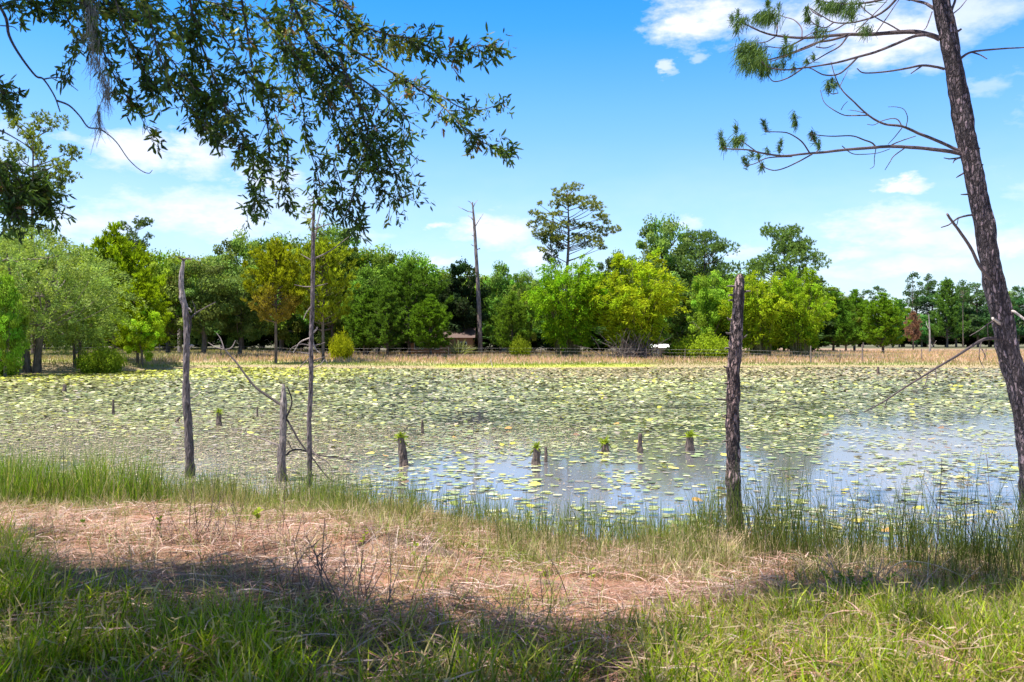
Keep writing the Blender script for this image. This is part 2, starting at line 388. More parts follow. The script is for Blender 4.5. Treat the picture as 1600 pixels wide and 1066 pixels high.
def cover(x, y):
    u, v = uv(x, y, 0)
    nz = fbm(x * .35, y * .22, 71); n3 = fbm(x * .9, y * .5, 73)
    c = np.clip((.84 + .5 * (nz - .5)) * (.30 + .95 * smooth(.34, .58, fbm(x * .55, y * .75, 79) + .12 * smooth(560, 300, u) + .15 * smooth(600, 585, v))), 0, .95)
    openr = smooth(680, 735, v + 60 * (nz - .5)) * smooth(520, 720, u)
    right = smooth(635, 670, v + 50 * (nz - .5)) * smooth(1240, 1330, u + (v - 660) * .5)
    op = np.maximum(openr, right)
    c = c * (1 - op) + op * (.38 * smooth(.42, .60, n3) + .07)
    band = smooth(770, 800, v) * smooth(600, 800, u)
    c = np.maximum(c, .22 * smooth(.45, .6, n3) * band)
    leftb = smooth(640, 700, v + 70 * (nz - .5)) * smooth(640, 430, u + 120 * (n3 - .5)); c = c * (1 - .78 * leftb)
    return np.clip(c, 0, 1)
def build_pads():
    N = 330000
    y = 12 + 84 * rng.random(N) ** .92; x = (rng.random(N) * 2 - 1) * (y * .78 + 2)
    thin = rng.random(N); sn, sf = near_s(x, y), far_s(x, y)
    keep = (sn < -.15) & (sf < .6) & (thin < cover(x, y) * (.62 + .38 * smooth(30, 60, y)))
    x, y = x[keep], y[keep]; n = len(x); u, v = uv(x, y, 0)
    r = rng.uniform(.035, .11, n) * (.9 + .6 * smooth(25, 60, y))
    tl = rng.random(n); tilt = np.where(tl < .90 - .12 * smooth(35, 60, y), rng.uniform(0, .02, n), rng.uniform(.05, .4, n))
    ci = rng.choice(6, n, p=[.22, .22, .12, .18, .16, .10]); c = PAD_COLS[ci] * rng.uniform(.65, 1.15, (n, 1))
    ps = fbm(x * .12, y * .10, 77)
    c = c * (1 + .9 * (ps[:, None] - .5)) * np.array([1.0, .93, .82])
    yel = (smooth(599, 584, v + 12 * (ps - .5)) * smooth(640, 380, u) * .6 > rng.random(n)); c[yel] = np.array([.46, .48, .06]) * rng.uniform(.7, 1.15, (yel.sum(), 1))
    brn = smooth(600, 586, v) * smooth(600, 800, u) * .65 > rng.random(n); c[brn] = np.array([.36, .29, .14]) * rng.uniform(.7, 1.2, (brn.sum(), 1))
    tan = rng.random(n) < (.10 + .5 * smooth(640, 710, v) * smooth(640, 400, u)); c[tan] = np.array([.34, .28, .20]) * rng.uniform(.6, 1.2, (tan.sum(), 1))
    z = rng.uniform(.004, .03, n)
    V = pad_verts(x, y, r, rng.random(n) * 6.28, tilt, rng.random(n) * 6.28, z)
    k = V.shape[1]; b = Buf(); b.add(V, (np.arange(n) * k)[:, None] + np.arange(k), np.repeat(c, k, 0))
    tag(b.build('lily_pads', M_pad), 'dense carpet of pale green lily pads spread over the whole pond', 'lily pads', kind='stuff')
    # scum: tiny duckweed and leaf crumbs
    N = 520000; y = 11.6 + 30 * rng.random(N) ** 1.4; x = (rng.random(N) * 2 - 1) * (y * .72 + 1)
    u, v = uv(x, y, 0); nz = fbm(x * .8, y * .5, 83)
    dn = 1.3 * smooth(610, 680, v) * smooth(660, 430, u) + .75 * smooth(655, 672, v) * smooth(712, 695, v) * smooth(480, 560, u) * smooth(1000, 860, u) \
        + .05 + .25 * smooth(640, 670, v) * smooth(1260, 1320, u) * smooth(.5, .62, nz)
    dn = dn * smooth(.28, .5, nz + .1)
    keep = (rng.random(N) < dn) & (near_s(x, y) < .05); x, y = x[keep], y[keep]; n = len(x)
    a = rng.uniform(.008, .03, n); ang = rng.random(n) * 6.28
    U = np.stack([np.cos(ang), np.sin(ang), rng.normal(0, .12, n)], -1); Vv = np.stack([-np.sin(ang), np.cos(ang), rng.normal(0, .12, n)], -1)
    pal = np.array([(.36, .27, .22), (.28, .22, .17), (.44, .38, .27), (.38, .42, .18), (.16, .13, .10)])
    c = pal[rng.choice(5, n, p=[.3, .24, .2, .16, .1])] * rng.uniform(.75, 1.2, (n, 1))
    b = Buf(); b.diamonds(np.stack([x, y, rng.uniform(.002, .036, n)], -1), U, Vv, a, a * rng.uniform(.4, .9, n), c)
    tag(b.build('duckweed', M_straw), 'brown and green duckweed scum and leaf crumbs floating on the pond', 'duckweed', kind='stuff')
    # the pads that show largest, each one its own object
    kinds = {
        'green': ((.30, .37, .12), .03, 0, 'round green lily pad lying flat'),
        'pale': ((.42, .44, .25), .03, 0, 'pale yellowish green lily pad lying flat'),
        'yellow': ((.58, .46, .08), .06, .25, 'yellow curled lily pad'),
        'brown': ((.22, .13, .07), .10, .45, 'withered brown lily pad with raised edge'),
        'orange': ((.45, .26, .07), .08, .4, 'orange brown curled lily pad')}
    protos = {}
    for kn, (c, ti, cu, lab) in kinds.items():
        for q in range(3):
            V = pad_verts(np.zeros(1), np.zeros(1), np.array([.15]), rng.random(1) * 6.28, np.array([ti]), rng.random(1) * 6.28, 0, np.array([cu]), 14)
            b = Buf(); b.add(V, [np.arange(V.shape[1])], np.array(c) * rng.uniform(.85, 1.1))
            protos[kn, q] = b
    done = {}; pts = []; tries = 0
    while len(pts) < 170 and tries < 60000:
        tries += 1
        yy = random.uniform(12, 30); xx = random.uniform(-.75, .75) * yy
        u, v = uv(xx, yy, 0)
        if near_s(xx, yy) > -.3 or u < 500 or u > 1640: continue
        if random.random() > 15 / yy: continue
        if any((xx - a) ** 2 + (yy - b_) ** 2 < .09 for a, b_ in pts): continue
        pts.append((xx, yy))
    for xx, yy in pts:
        kn = random.choices(list(kinds), weights=[4, 5, 1.6, 1.6, .7])[0]; q = random.randrange(3)
        if (kn, q) not in done:
            o = protos[kn, q].build('lily_pad', M_pad); done[kn, q] = o.data
        else:
            o = bpy.data.objects.new('lily_pad', done[kn, q]); col.objects.link(o)
        o.location = (xx, yy, .034 + random.random() * .004); o.rotation_euler[2] = random.random() * 6.28
        s = random.uniform(.42, .85); o.scale = (s, s, s)
        u, v = uv(xx, yy, 0); side = 'before' if v > 735 else 'beyond'
        reg = ('below the tall seedling stump' if side == 'before' else 'level with the tall seedling stump') if u < 740 else ('near the centre bank' if side == 'before' else 'among the row of small stumps') if u < 1040 else ('close around the rough post' if side == 'before' else 'behind the rough post') if u < 1260 else ('in the right reeds' if side == 'before' else 'on clear water left of the leaning pine')
        tag(o, kinds[kn][3] + ' ' + reg, 'lily pad', kn + ' lily pads ' + reg)
build_pads()

# ------------------------------------------------------------ far trees (prototypes at real size, origin at the base)
HID = []
def blob_leaves(b, g, centers, radii, n_each, size, asp, c, up=.3, cvar=.40, shell=.75):
    for ce, ra in zip(centers, radii):
        d = rdir(n_each, g); d[:, 2] += up * g.random(n_each); rr = shell + (1 - shell) * g.random(n_each)
        rr = rr * g.random(n_each) ** .28
        P = np.asarray(ce) + d * rr[:, None] * np.asarray(ra)
        nrm = unit(d + g.normal(0, .7, (n_each, 3)) + np.array([0, 0, .5])); U = unit(np.cross(nrm, rdir(n_each, g))); V = np.cross(nrm, U)
        cc = np.asarray(c) * g.uniform(1 - cvar, 1 + cvar) * g.uniform(.72, 1.28, (n_each, 1))
        cc = cc * (1 + g.normal(0, .09, (1, 3)))
        s = size * g.uniform(.6, 1.25, n_each); b.diamonds(P, U, V, s, s * asp, cc)
def limbs_to(b, g, trunk_pts, ends, r0, c):
    for e in ends:
        t = np.asarray(trunk_pts[g.integers(1, len(trunk_pts))], float) if len(trunk_pts) > 1 else np.asarray(trunk_pts[0], float)
        if t[2] > e[2]: t = np.asarray(min(trunk_pts[1:], key=lambda q: abs(q[2] - e[2] * .75)), float)
        mid = (t + np.asarray(e)) / 2 + g.normal(0, .25, 3) - np.array([0, 0, .2])
        b.tube([t, mid, e], [r0, r0 * .6, r0 * .22], c, 5, cap=False, sub=6)

def broadleaf(seed, H=12, W=11, low=.04, nc=120, nl=180, size=.17, c=(.17, .235, .05), shape='round', asp=.55):
    g = np.random.default_rng(seed); b = Buf(); tb = Buf()
    cs, rs = [], []
    zc = H * (low + 1) / 2; hz = H * (1 - low) / 2
    for i in range(nc):
        d = rdir(1, g)[0]; r = g.random() ** .45
        z = zc + d[2] * r * hz * .9
        wz = math.sqrt(max(.12, 1 - ((z - zc) / hz) ** 2)) if shape == 'round' else min(1.0, .25 + 1.15 * (1 - (z / H)) ** .6)
        x, y = d[0] * r * W * .43 * (1 if shape == 'round' else wz), d[1] * r * W * .43 * (1 if shape == 'round' else wz)
        rad = g.uniform(.045, .14) * W
        cs.append((x, y, z)); rs.append((rad * g.uniform(.9, 1.3), rad * g.uniform(.9, 1.3), rad * g.uniform(.55, .85)))
    blob_leaves(b, g, cs, rs, nl, size, asp, c)
    tp = [(0, 0, -.3), (g.normal(0, .1), 0, H * .2), (g.normal(0, .3), g.normal(0, .3), H * .45), (g.normal(0, .5), g.normal(0, .4), H * .75)]
    tb.tube(tp, [W * .032, W * .025, W * .018, W * .006], (.15, .125, .10), 8, rough=.15, sub=12)
    limbs_to(tb, g, tp, [cs[i] for i in g.choice(nc, 16, replace=False)], W * .011, (.16, .135, .11))
    return tb, b
def young_pine(seed, H=10, W=6.0, low=.14, c=(.075, .135, .02), shape=1.0, dens=1.0, cmix=None, nl=.42):
    g = np.random.default_rng(seed); b = Buf(); tb = Buf(); tb.tube([(0, 0, -.3), (g.normal(0, .08), 0, H * .5), (0, 0, H)], [.17, .11, .02], (.15, .12, .10), 7, sub=8)
    z = H * low; P = []; D = []; BC = []
    while z < H * .97:
        f = (z / H - low) / (1 - low); Lb = W * .5 * (math.sin(min(1, (f + .22) * .95) * math.pi) ** .6 if shape > .5 else (1 - f) ** .8 + .08)
        Lb = max(Lb, .35)
        nb = int(g.integers(5, 8)); a0 = g.random() * 6.28; bc = g.uniform(.75, 1.25)
        for k in range(nb):
            a = a0 + k / nb * 6.28 + g.normal(0, .15); L = Lb * g.uniform(.7, 1.15); el = .25 + .5 * f + g.normal(0, .1)
            hd = np.array([math.cos(a), math.sin(a), 0]); t = np.linspace(0, 1, 6)
            pts = np.array([0, 0, z]) + hd * (L * t * math.cos(el))[:, None] + np.array([0, 0, 1]) * (L * (math.sin(el) * t * .6 + .35 * t ** 2))[:, None]
            tb.tube(pts[::2], [.05, .03, .012], (.16, .13, .10), 4, cap=False)
            nt = max(3, int(L * 6.5 * dens)); tt = g.uniform(.3, 1.02, nt)
            pp = np.stack([np.interp(tt, t, pts[:, q]) for q in range(3)], -1) + g.normal(0, .16, (nt, 3)) * np.array([1, 1, .8])
            P.append(pp); D.append(unit(hd * .45 + np.array([0, 0, 1]) + g.normal(0, .25, (nt, 3)))); BC.append(np.full(nt, bc) * g.uniform(.8, 1.2, nt))
        z += H * .045 * g.uniform(.8, 1.2)
    P = np.concatenate(P); D = np.concatenate(D); BC = np.concatenate(BC); m = 13
    Pn = np.repeat(P, m, 0); Dn = unit(np.repeat(D, m, 0) + g.normal(0, .42, (len(P) * m, 3))); n = len(Pn)
    Sd = unit(np.cross(Dn, rdir(n, g))); cc = np.asarray(c)[None] * np.repeat(BC, m)[:, None] * g.uniform(.75, 1.25, (n, 1))
    if cmix is not None:
        wgt = .75 * smooth(.45, .15, (Pn[:, 2] / H - low) / (1 - low) + .5 * (fbm(Pn[:, 0] * .6, Pn[:, 2] * .6, seed) - .5))[:, None]
        cc = cc * (1 - wgt) + np.asarray(cmix) * wgt * g.uniform(.7, 1.2, (n, 1))
    b.strips(Pn, Dn, Sd, nl * g.uniform(.7, 1.2, n), .075, prof=(.6, 1, .3), c0=cc * .9, c1=cc * 1.15)
    return tb, b
def tuft_cloud(b, g, ce, ra, nt, c, nlen=.45, wid=.09, m=11):
    d = rdir(nt, g); d[:, 2] = d[:, 2] * .8 + .15; P = np.asarray(ce) + d * np.asarray(ra) * (.45 + .6 * g.random((nt, 1)))
    D = unit(d * .8 + np.array([0, 0, .7]) + g.normal(0, .2, (nt, 3)))
    Pn = np.repeat(P, m, 0); Dn = unit(np.repeat(D, m, 0) + g.normal(0, .6, (nt * m, 3))); n = len(Pn)
    Sd = unit(np.cross(Dn, rdir(n, g))); cc = np.asarray(c) * np.repeat(g.uniform(.65, 1.35, (nt, 1)), m, 0) * g.uniform(.8, 1.2, (n, 1))
    b.strips(Pn, Dn, Sd, nlen * g.uniform(.6, 1.1, n), wid, prof=(.6, 1, .3), c0=cc, c1=cc * 1.1)
def tall_pine(seed, H=24, W=10, crown=.42, nc=34, c=(.11, .155, .04), clumps=None, tr=.26, nt=34, ra=1.15):
    g = np.random.default_rng(seed); b = Buf(); tb = Buf()
    tp = [(0, 0, -.5), (g.normal(0, .15), 0, H * .4), (g.normal(0, .2), 0, H * .7), (0, 0, H * .97)]
    tb.tube(tp, [tr, tr * .8, tr * .55, .05], (.17, .13, .11), 8, sub=14)
    if clumps is None:
        clumps = []
        for i in range(nc):
            f = g.random(); z = H * (1 - crown * f); r = W * .5 * (.25 + .75 * math.sin(min(1, f * 1.1 + .12) * math.pi * .78)) * g.random() ** .5; a = g.random() * 6.28
            clumps.append((math.cos(a) * r, math.sin(a) * r, z, g.uniform(.7, 1.25)))
    for (x, y, z, s) in clumps:
        zb = max(H * (1 - crown) * .93, z - .35 * math.hypot(x, y) - .4); t0 = np.array([0, 0, zb]); e = np.array([x, y, z - .1])
        tb.tube([t0, (t0 + e) / 2 + np.array([0, 0, -.15]) + g.normal(0, .15, 3), e], [.085, .06, .025], (.15, .12, .10), 5, cap=False, sub=6)
        tuft_cloud(b, g, (x, y, z), (ra * s, ra * s, ra * .78 * s), int(nt * s), c)
    return tb, b
def bamboo(seed, H=12.5, W=10, c=(.26, .36, .02), nc=84, low=.22):
    g = np.random.default_rng(seed); b = Buf(); tb = Buf()
    for i in range(nc):
        a = g.random() * 6.28; r0 = 1.5 * g.random() ** .5; rout = W * .5 * g.random() ** .6; h = H * (1 - .42 * (rout / (W * .5)) ** 2.0) * g.uniform(.82, 1.03)
        hd = np.array([math.cos(a), math.sin(a), 0]); t = np.linspace(0, 1, 9)
        pts = hd * (r0 + (rout - r0 * .5) * t ** 1.9)[:, None] + np.array([0, 0, 1]) * (h * (1.12 * t - .12 * t ** 4))[:, None]
        tb.tube(pts, np.linspace(.06, .015, 9), (.20, .20, .08), 4, cap=False)
        cl = g.uniform(.75, 1.25)
        for q in range(9):
            tt = g.uniform(low, 1.0); pc = np.array([np.interp(tt, t, pts[:, k]) for k in range(3)])
            m = 34; L = g.uniform(.9, 1.9) * (1.1 - .45 * tt); dd = unit(hd * g.uniform(.2, 1.2) + g.normal(0, .6, 3) + np.array([0, 0, .35]))
            s_ = g.random(m); pos = pc + dd * (L * s_)[:, None] + np.array([0, 0, -.5]) * (s_ ** 2 * L * .7)[:, None] + g.normal(0, .16, (m, 3))
            D = unit(dd + g.normal(0, .5, (m, 3)) + np.array([0, 0, -.5])); Sd = unit(np.cross(D, rdir(m, g)))
            cc = np.asarray(c) * cl * g.uniform(.7, 1.3, (m, 1)) * np.array([g.uniform(.85, 1.15), 1, 1])
            b.strips(pos, D, Sd, g.uniform(.28, .5, m), .13, prof=(.4, 1, .2), c0=cc)
    return tb, b
def weeping(seed, H=12, W=13, c=(.23, .31, .09)):
    """grey-green fine foliage in drooping sprays"""
    g = np.random.default_rng(seed); b = Buf(); tb = Buf(); n = 620
    for sgn in (-1, 1):
        tb.tube([(sgn * .3, 0, -.3), (sgn * .5, 0, H * .2), (sgn * 1.2, 0, H * .5), (sgn * 1.8, .2, H * .82)], [.32, .24, .16, .04], (.13, .11, .09), 8, rough=.15, sub=12)
    ends = []
    for i in range(n):
        d = rdir(1, g)[0]; r = g.random() ** .38; z = H * .55 + d[2] * r * H * .42; wz = (max(.1, 1 - (abs(z / H - .45) / .62) ** 2)) ** .6
        pc = np.array([d[0] * r * W * .5 * wz, d[1] * r * W * .5 * wz, z]); ends.append(pc)
        m = 62; dd = unit(np.array([d[0], d[1], .25]) + g.normal(0, .45, 3)); L = g.uniform(.7, 1.6); s_ = g.random(m)
        pos = pc + dd * (L * s_)[:, None] + np.array([0, 0, -1]) * (s_ ** 2 * L * .6)[:, None] + g.normal(0, .17, (m, 3))
        U = unit(dd + g.normal(0, .6, (m, 3))); V = unit(np.cross(U, rdir(m, g)))
        cc = np.asarray(c) * g.uniform(.72, 1.25) * g.uniform(.7, 1.3, (m, 1)) * np.array([g.uniform(.9, 1.12), 1, g.uniform(.75, 1.15)])
        s = g.uniform(.07, .15, m); b.diamonds(pos, U, V, s, s * .38, cc)
    limbs_to(tb, g, [(0, 0, H * .1), (.8, 0, H * .3), (1.2, 0, H * .5), (-1.2, 0, H * .5), (-1.6, 0, H * .75)], [ends[i] for i in g.choice(n, 60, replace=False)], .07, (.24, .21, .17))
    return tb, b
def shrub(seed, H=2.6, W=5, c=(.22, .30, .025)):
    g = np.random.default_rng(seed); b = Buf(); tb = Buf()
    for i in range(260):
        a = g.random() * 6.28; r = W * .5 * g.random() ** .5; h = H * (1 - .55 * (r / (W * .5)) ** 2) * g.uniform(.7, 1.1); hd = np.array([math.cos(a), math.sin(a), 0])
        e = hd * r + np.array([0, 0, h])
        if i % 6 == 0: tb.tube([hd * r * .3, hd * r * .6 + np.array([0, 0, h * .5]), e], [.03, .02, .008], (.16, .13, .08), 4, cap=False)
        m = 30; s_ = g.random(m); pos = hd * r * .6 * (1 - s_)[:, None] + e * s_[:, None] + g.normal(0, .2, (m, 3)); pos[:, 2] = np.abs(pos[:, 2])
        D = unit(g.normal(0, .7, (m, 3)) + np.array([0, 0, .7])); cc = np.asarray(c) * g.uniform(.7, 1.25) * g.uniform(.75, 1.25, (m, 1))
        b.strips(pos, D, unit(np.cross(D, rdir(m, g))), g.uniform(.15, .32, m), .10, prof=(.4, 1, .2), c0=cc)
    return tb, b

PROTO = {}
def plant_tree(kind, builder, px, d, H, W, label, name, cat='tree', tint=(1, 1, 1), rz=None, group=None, sink=0.0):
    """kind: shared prototype key; d: metres from the eye; H, W: real size"""
    x = (px - 800) / F * d; z = float(gz(x, d)) - sink
    if kind not in PROTO:
        tb, b, h0, w0 = builder()
        root = thing(name, label, cat, (x, d, z), group)
        tb.build('trunk', M_fbark, root); c = b.build('crown', M_far, root)
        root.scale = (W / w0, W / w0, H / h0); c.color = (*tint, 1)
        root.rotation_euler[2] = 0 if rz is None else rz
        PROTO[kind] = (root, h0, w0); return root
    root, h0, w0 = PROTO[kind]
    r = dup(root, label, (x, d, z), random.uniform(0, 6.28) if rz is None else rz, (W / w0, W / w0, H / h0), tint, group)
    r.name = name; return r
def BL(seed, **k): return lambda: (*broadleaf(seed, **k), k.get('H', 12), k.get('W', 11))
def YP(seed, **k): return lambda: (*young_pine(seed, **k), k.get('H', 10), k.get('W', 6.0))
def TP(seed, **k): return lambda: (*tall_pine(seed, **k), k.get('H', 24), k.get('W', 10))
def BB(seed, **k): return lambda: (*bamboo(seed, **k), 12.5, 10)
def top(py, d): return CH + (533 - py) / F * d
def T(kind, builder, px, toppy, wpx, d, label, name='broadleaf_tree', **k):
    x = (px - 800) / F * d; g = float(gz(x, d)); return plant_tree(kind, builder, px, d, (top(toppy, d) - g) * (1.0 if kind in ('lone', 'tallP', 'tallQ') else 1.03 if d > 200 else 1.075), wpx / F * d * (1.06 if d < 200 else 1), label, name, **k)

KB = {'airyP': TP(36, H=27, W=13, crown=.56, nc=52, c=(.17, .21, .04), ra=1.15, nt=30), 'oakA': BL(11, nc=135), 'oakB': BL(12, nc=130, low=.05), 'oakC': BL(13, shape='cone', nc=120), 'mag': BL(14, H=12, W=9, c=(.035, .06, .022), size=.2, nc=120, shape='round', low=.02),
      'darkpine': YP(22, H=11, W=8, c=(.085, .155, .02)), 'pineY': YP(21, H=10, W=7, c=(.21, .29, .012)), 'pineG': YP(23, H=9, W=5.6, c=(.11, .19, .022)),
      'pineG2': YP(24, H=9, W=5.6, c=(.10, .175, .025), shape=0), 'tallP': TP(31), 'tallQ': TP(32, nc=26, W=8, crown=.3), 'bigP': TP(33, H=20, W=14, crown=.72, nc=95, c=(.10, .155, .05), ra=1.7, nt=62),
      'bamA': BB(41), 'bamB': BB(42), 'weepA': lambda: (*weeping(51), 12, 13), 'shrubA': lambda: (*shrub(61), 2.6, 5), 'farP': TP(34, H=16, W=7, crown=.8, nc=46, c=(.095, .15, .05), ra=1.2, nt=36)}
def TT(kind, px, tp, wp, d, label, name='broadleaf_tree', **k): return T(kind, KB[kind], px, tp, wp, d, label, name, **k)

# left bank
TT('weepA', 50, 362, 265, 77, 'grey-green feathery tree with two dark trunks, largest on the left bank', 'feathery_tree', rz=.2)
TT('weepA', -110, 380, 230, 74, 'grey-green feathery tree cut by the left edge of the photo', 'feathery_tree', tint=(1.1, 1.05, .7), rz=2.0)
TT('weepA', 120, 425, 110, 82, 'slim grey-green feathery tree leaning between the big grey tree and yellow pine', 'feathery_tree', tint=(1.0, 1.05, .85), rz=3.4)
TT('oakC', 8, 432, 75, 70, 'small bright green tree at the left edge in front of grey foliage', tint=(1.3, 1.55, .7), rz=.8)
TT('pineY', 178, 368, 135, 92, 'yellow-green young pine standing tall beside the grey feathery trees', 'young_pine', rz=.3)
TT('pineY', 215, 440, 95, 88, 'lower yellow-green young pine in front of the tall yellow-green one', 'young_pine', tint=(1.05, 1.02, .9), rz=2.2)
TT('oakA', 222, 478, 68, 87, 'small vivid yellow-green leafy tree at the water on the left bank', 'leafy_sapling', tint=(1.9, 2.0, .6), rz=1.3)
TT('shrubA', 158, 543, 70, 78, 'rounded yellow-green bush at the water under the left trees', 'bush', cat='bush', rz=.5)
TT('shrubA', -20, 548, 90, 72, 'low green bush at the water on the far left edge', 'bush', cat='bush', tint=(.7, .8, 1), rz=1.5)
TT('oakB', 20, 372, 130, 104, 'green tree standing behind the grey feathery trees', tint=(1.25, 1.2, .9), rz=.4)
TT('oakA', 120, 392, 130, 110, 'mid green tree behind the yellow-green pine and grey trees', tint=(1.4, 1.3, .8), rz=2.4)
TT('oakB', 262, 398, 120, 118, 'fresh green tree just right of the yellow-green pines', tint=(1.25, 1.25, .8), rz=1.0)
TT('oakA', 318, 402, 120, 116, 'olive green oak behind the tall bleached snag', tint=(.95, .95, 1.1), rz=3.0)
TT('oakC', 205, 375, 110, 135, 'dark green tree crown behind the yellow-green pines', tint=(.8, .85, .9), rz=.1)
TT('tallP', 212, 346, 70, 132, 'scraggly thin-crowned pine poking above the left trees', 'tall_pine', rz=.9, tint=(.9, .95, 1.1))
TT('airyP', 52, 212, 150, 112, 'tall open-crowned pine rising above the left trees', 'tall_pine', rz=.6)
# middle left
TT('oakA', 378, 362, 115, 140, 'tallest broad oak crown above the wood left of the orange pine', tint=(1.0, 1.05, 1.2), rz=.7)
TT('oakB', 440, 374, 120, 138, 'broad green oak crown behind the orange-tinged pine', tint=(1.05, 1.1, .95), rz=1.9)
TT('oakA', 375, 430, 100, 120, 'dark green oak left of the orange-tinged pine', tint=(.7, .78, .9), rz=4)
TT('oakB', 520, 356, 120, 135, 'dark olive oak crown behind the slim dead tree', tint=(.85, .88, .9), rz=5)
TT('oakA', 590, 382, 120, 136, 'fresh green oak crown right of the slim dead tree', tint=(1.1, 1.25, .85), rz=2.7)
TT('oakB', 645, 400, 110, 134, 'fresh green oak above the dark young pines', tint=(1.0, 1.25, .8), rz=.2)
TT('oakC', 570, 420, 90, 126, 'shaded green tree between the yellow pine and the young pines', tint=(.8, 1, .7), rz=1.2)
def orange_pine(): return (*young_pine(71, H=11, W=7.2, low=.33, c=(.25, .27, .014), cmix=(.30, .21, .05), dens=.95), 11, 7.2)
T('pineO', orange_pine, 431, 388, 102, 104, 'orange-tinged yellow pine with a bare thick trunk by the far water', 'orange_tinged_pine', rz=0)
def sparse_pine(): return (*young_pine(72, H=11, W=7.5, low=.30, c=(.24, .29, .02), dens=.7), 11, 7.5)
T('pineS', sparse_pine, 505, 384, 112, 106, 'sparse yellow-green pine with drooping lower limbs right of the orange one', 'sparse_pine', rz=1)
TT('shrubA', 533, 522, 38, 112, 'small yellow bush at the foot of the sparse pine', 'bush', cat='bush', tint=(1.5, 1.2, .6), rz=2)
TT('pineG', 575, 462, 78, 122, 'dark green young pine, leftmost of the row before the house', 'young_pine', rz=1.1, tint=(.9, .95, 1))
TT('darkpine', 640, 418, 120, 124, 'broad dark green pine in front of the brick house', 'young_pine', rz=.3)
TT('pineG', 673, 470, 70, 118, 'bright green young pine, rightmost before the brick house', 'young_pine', rz=2.1, tint=(1, 1.05, .8))
TT('pineG2', 605, 455, 70, 119, 'conical green young pine left of the broad dark pine', 'young_pine', rz=.1)
TT('mag', 722, 408, 84, 134, 'nearly black-green magnolia behind the tall dead tree', 'magnolia_tree', rz=0)
TT('mag', 692, 432, 55, 150, 'dark tree behind the brick house', 'dark_tree', rz=2)
TT('oakC', 782, 414, 74, 138, 'light green tree between the magnolia and the bamboo', tint=(.95, 1.2, 1.0), rz=0)
TT('oakB', 818, 428, 60, 134, 'pale green tree touching the left side of the bamboo', tint=(1.2, 1.3, .9), rz=2)
TT('pineG', 800, 466, 62, 119, 'light green young pine standing alone left of the bamboo', 'young_pine', rz=.7, tint=(1.15, 1.1, 1.0))
TT('shrubA', 812, 528, 34, 117, 'small yellow-green bush under the lone young pine', 'bush', cat='bush', tint=(1.1, 1, .8), rz=3)
# bamboo and the trees behind it
TT('bamA', 888, 404, 122, 122, 'dense bright green bamboo clump left of the grey-stemmed one', 'bamboo_clump', cat='bamboo', tint=(.75, .95, .8), rz=0)
TT('bamB', 992, 405, 132, 119, 'yellow-green bamboo clump with bare grey stems at its foot', 'bamboo_clump', cat='bamboo', tint=(1.15, 1.05, .8), rz=1)
TT('bamA', 1188, 426, 104, 123, 'bright bamboo clump directly behind the rough near post', 'bamboo_clump', cat='bamboo', tint=(1.05, 1.02, .9), rz=2)
TT('bamB', 1250, 428, 92, 122, 'bright bamboo clump at the right end of the thick wood', 'bamboo_clump', cat='bamboo', tint=(.9, .98, .9), rz=3.2)
TT('oakA', 1112, 424, 84, 130, 'fresh green tree left of the rough near post', tint=(1.3, 1.55, .7), rz=1.7)
TT('shrubA', 1098, 524, 96, 117, 'bright yellow-green bush between the bamboo clumps', 'bush', cat='bush', rz=.9, tint=(1.1, 1.1, .9))
TT('shrubA', 1056, 540, 40, 119, 'small green bush at the right foot of the grey-stemmed bamboo', 'bush', cat='bush', rz=4, tint=(.9, 1, .9))
TT('oakB', 1035, 346, 120, 152, 'tall round-headed tree behind the yellow-green bamboo', 'tall_round_tree', tint=(1.0, 1.1, 1.3), rz=.5)
TT('bigP', 1100, 380, 100, 150, 'tall grey-green pine right of the round-headed tree', 'tall_pine', tint=(1.4, 1.4, 1.3), rz=2.4)
TT('oakA', 965, 392, 80, 156, 'dark low crown peeping over the bamboo right of the lone pine', tint=(.6, .7, .9), rz=.5)
TT('bigP', 1225, 374, 112, 152, 'tall broad pine rising above the bamboo right of the near post', 'tall_pine', tint=(1.5, 1.5, 1.2), rz=4.3)
TT('oakC', 1060, 440, 90, 138, 'shaded tree between the two groups of bamboo', tint=(.8, .9, .9), rz=3)
# lone pine: clumps read off the photograph's silhouette, spread in depth
def lone(): 
    g = np.random.default_rng(5); d = 150; k = 7.1; H = top(292, d) - .9
    cl = [(690, 110, .9), (610, 130, .8), (500, 165, .8), (560, 200, .9), (640, 190, .9), (480, 290, .8), (570, 280, 1), (650, 250, .9), (720, 240, .8), (760, 190, .5), (850, 240, 1.0), (780, 330, .7),
          (920, 330, .9), (1010, 380, .7), (940, 430, .7), (860, 330, .8), (640, 490, .9), (520, 400, .5), (450, 410, .5), (320, 280, .3), (260, 390, .6), (330, 400, .8), (250, 510, .8), (330, 470, .7), (430, 490, .8),
          (320, 590, .9), (410, 580, 1.0), (470, 660, .9), (560, 670, .7), (340, 640, .7), (560, 530, .7), (750, 510, .7), (830, 530, .7), (930, 560, .8), (1020, 490, .5), (1010, 590, .9), (1100, 570, .8),
          (700, 690, .7), (780, 650, .9), (860, 660, 1), (930, 650, .7), (820, 730, .7), (920, 740, .7), (980, 750, .5), (345, 790, .5), (700, 620, .5)]
    out = []
    for X, Y, s in cl:
        px, py = 800 + X / k, 280 + Y / k
        out.append(((px - 887) / F * d, g.normal(0, 1.6), CH + (533 - py) / F * d - .95, s * 1.0))
    tb, b = tall_pine(35, H=H, W=14, crown=.52, clumps=out, tr=.33, c=(.20, .22, .06), nt=44, ra=1.35)
    return tb, b, H, 14
T('lone', lone, 887, 292, 14 / 150 * F, 150, 'lone tall pine with flat layered clumps standing over the bamboo', 'lone_pine', rz=0)
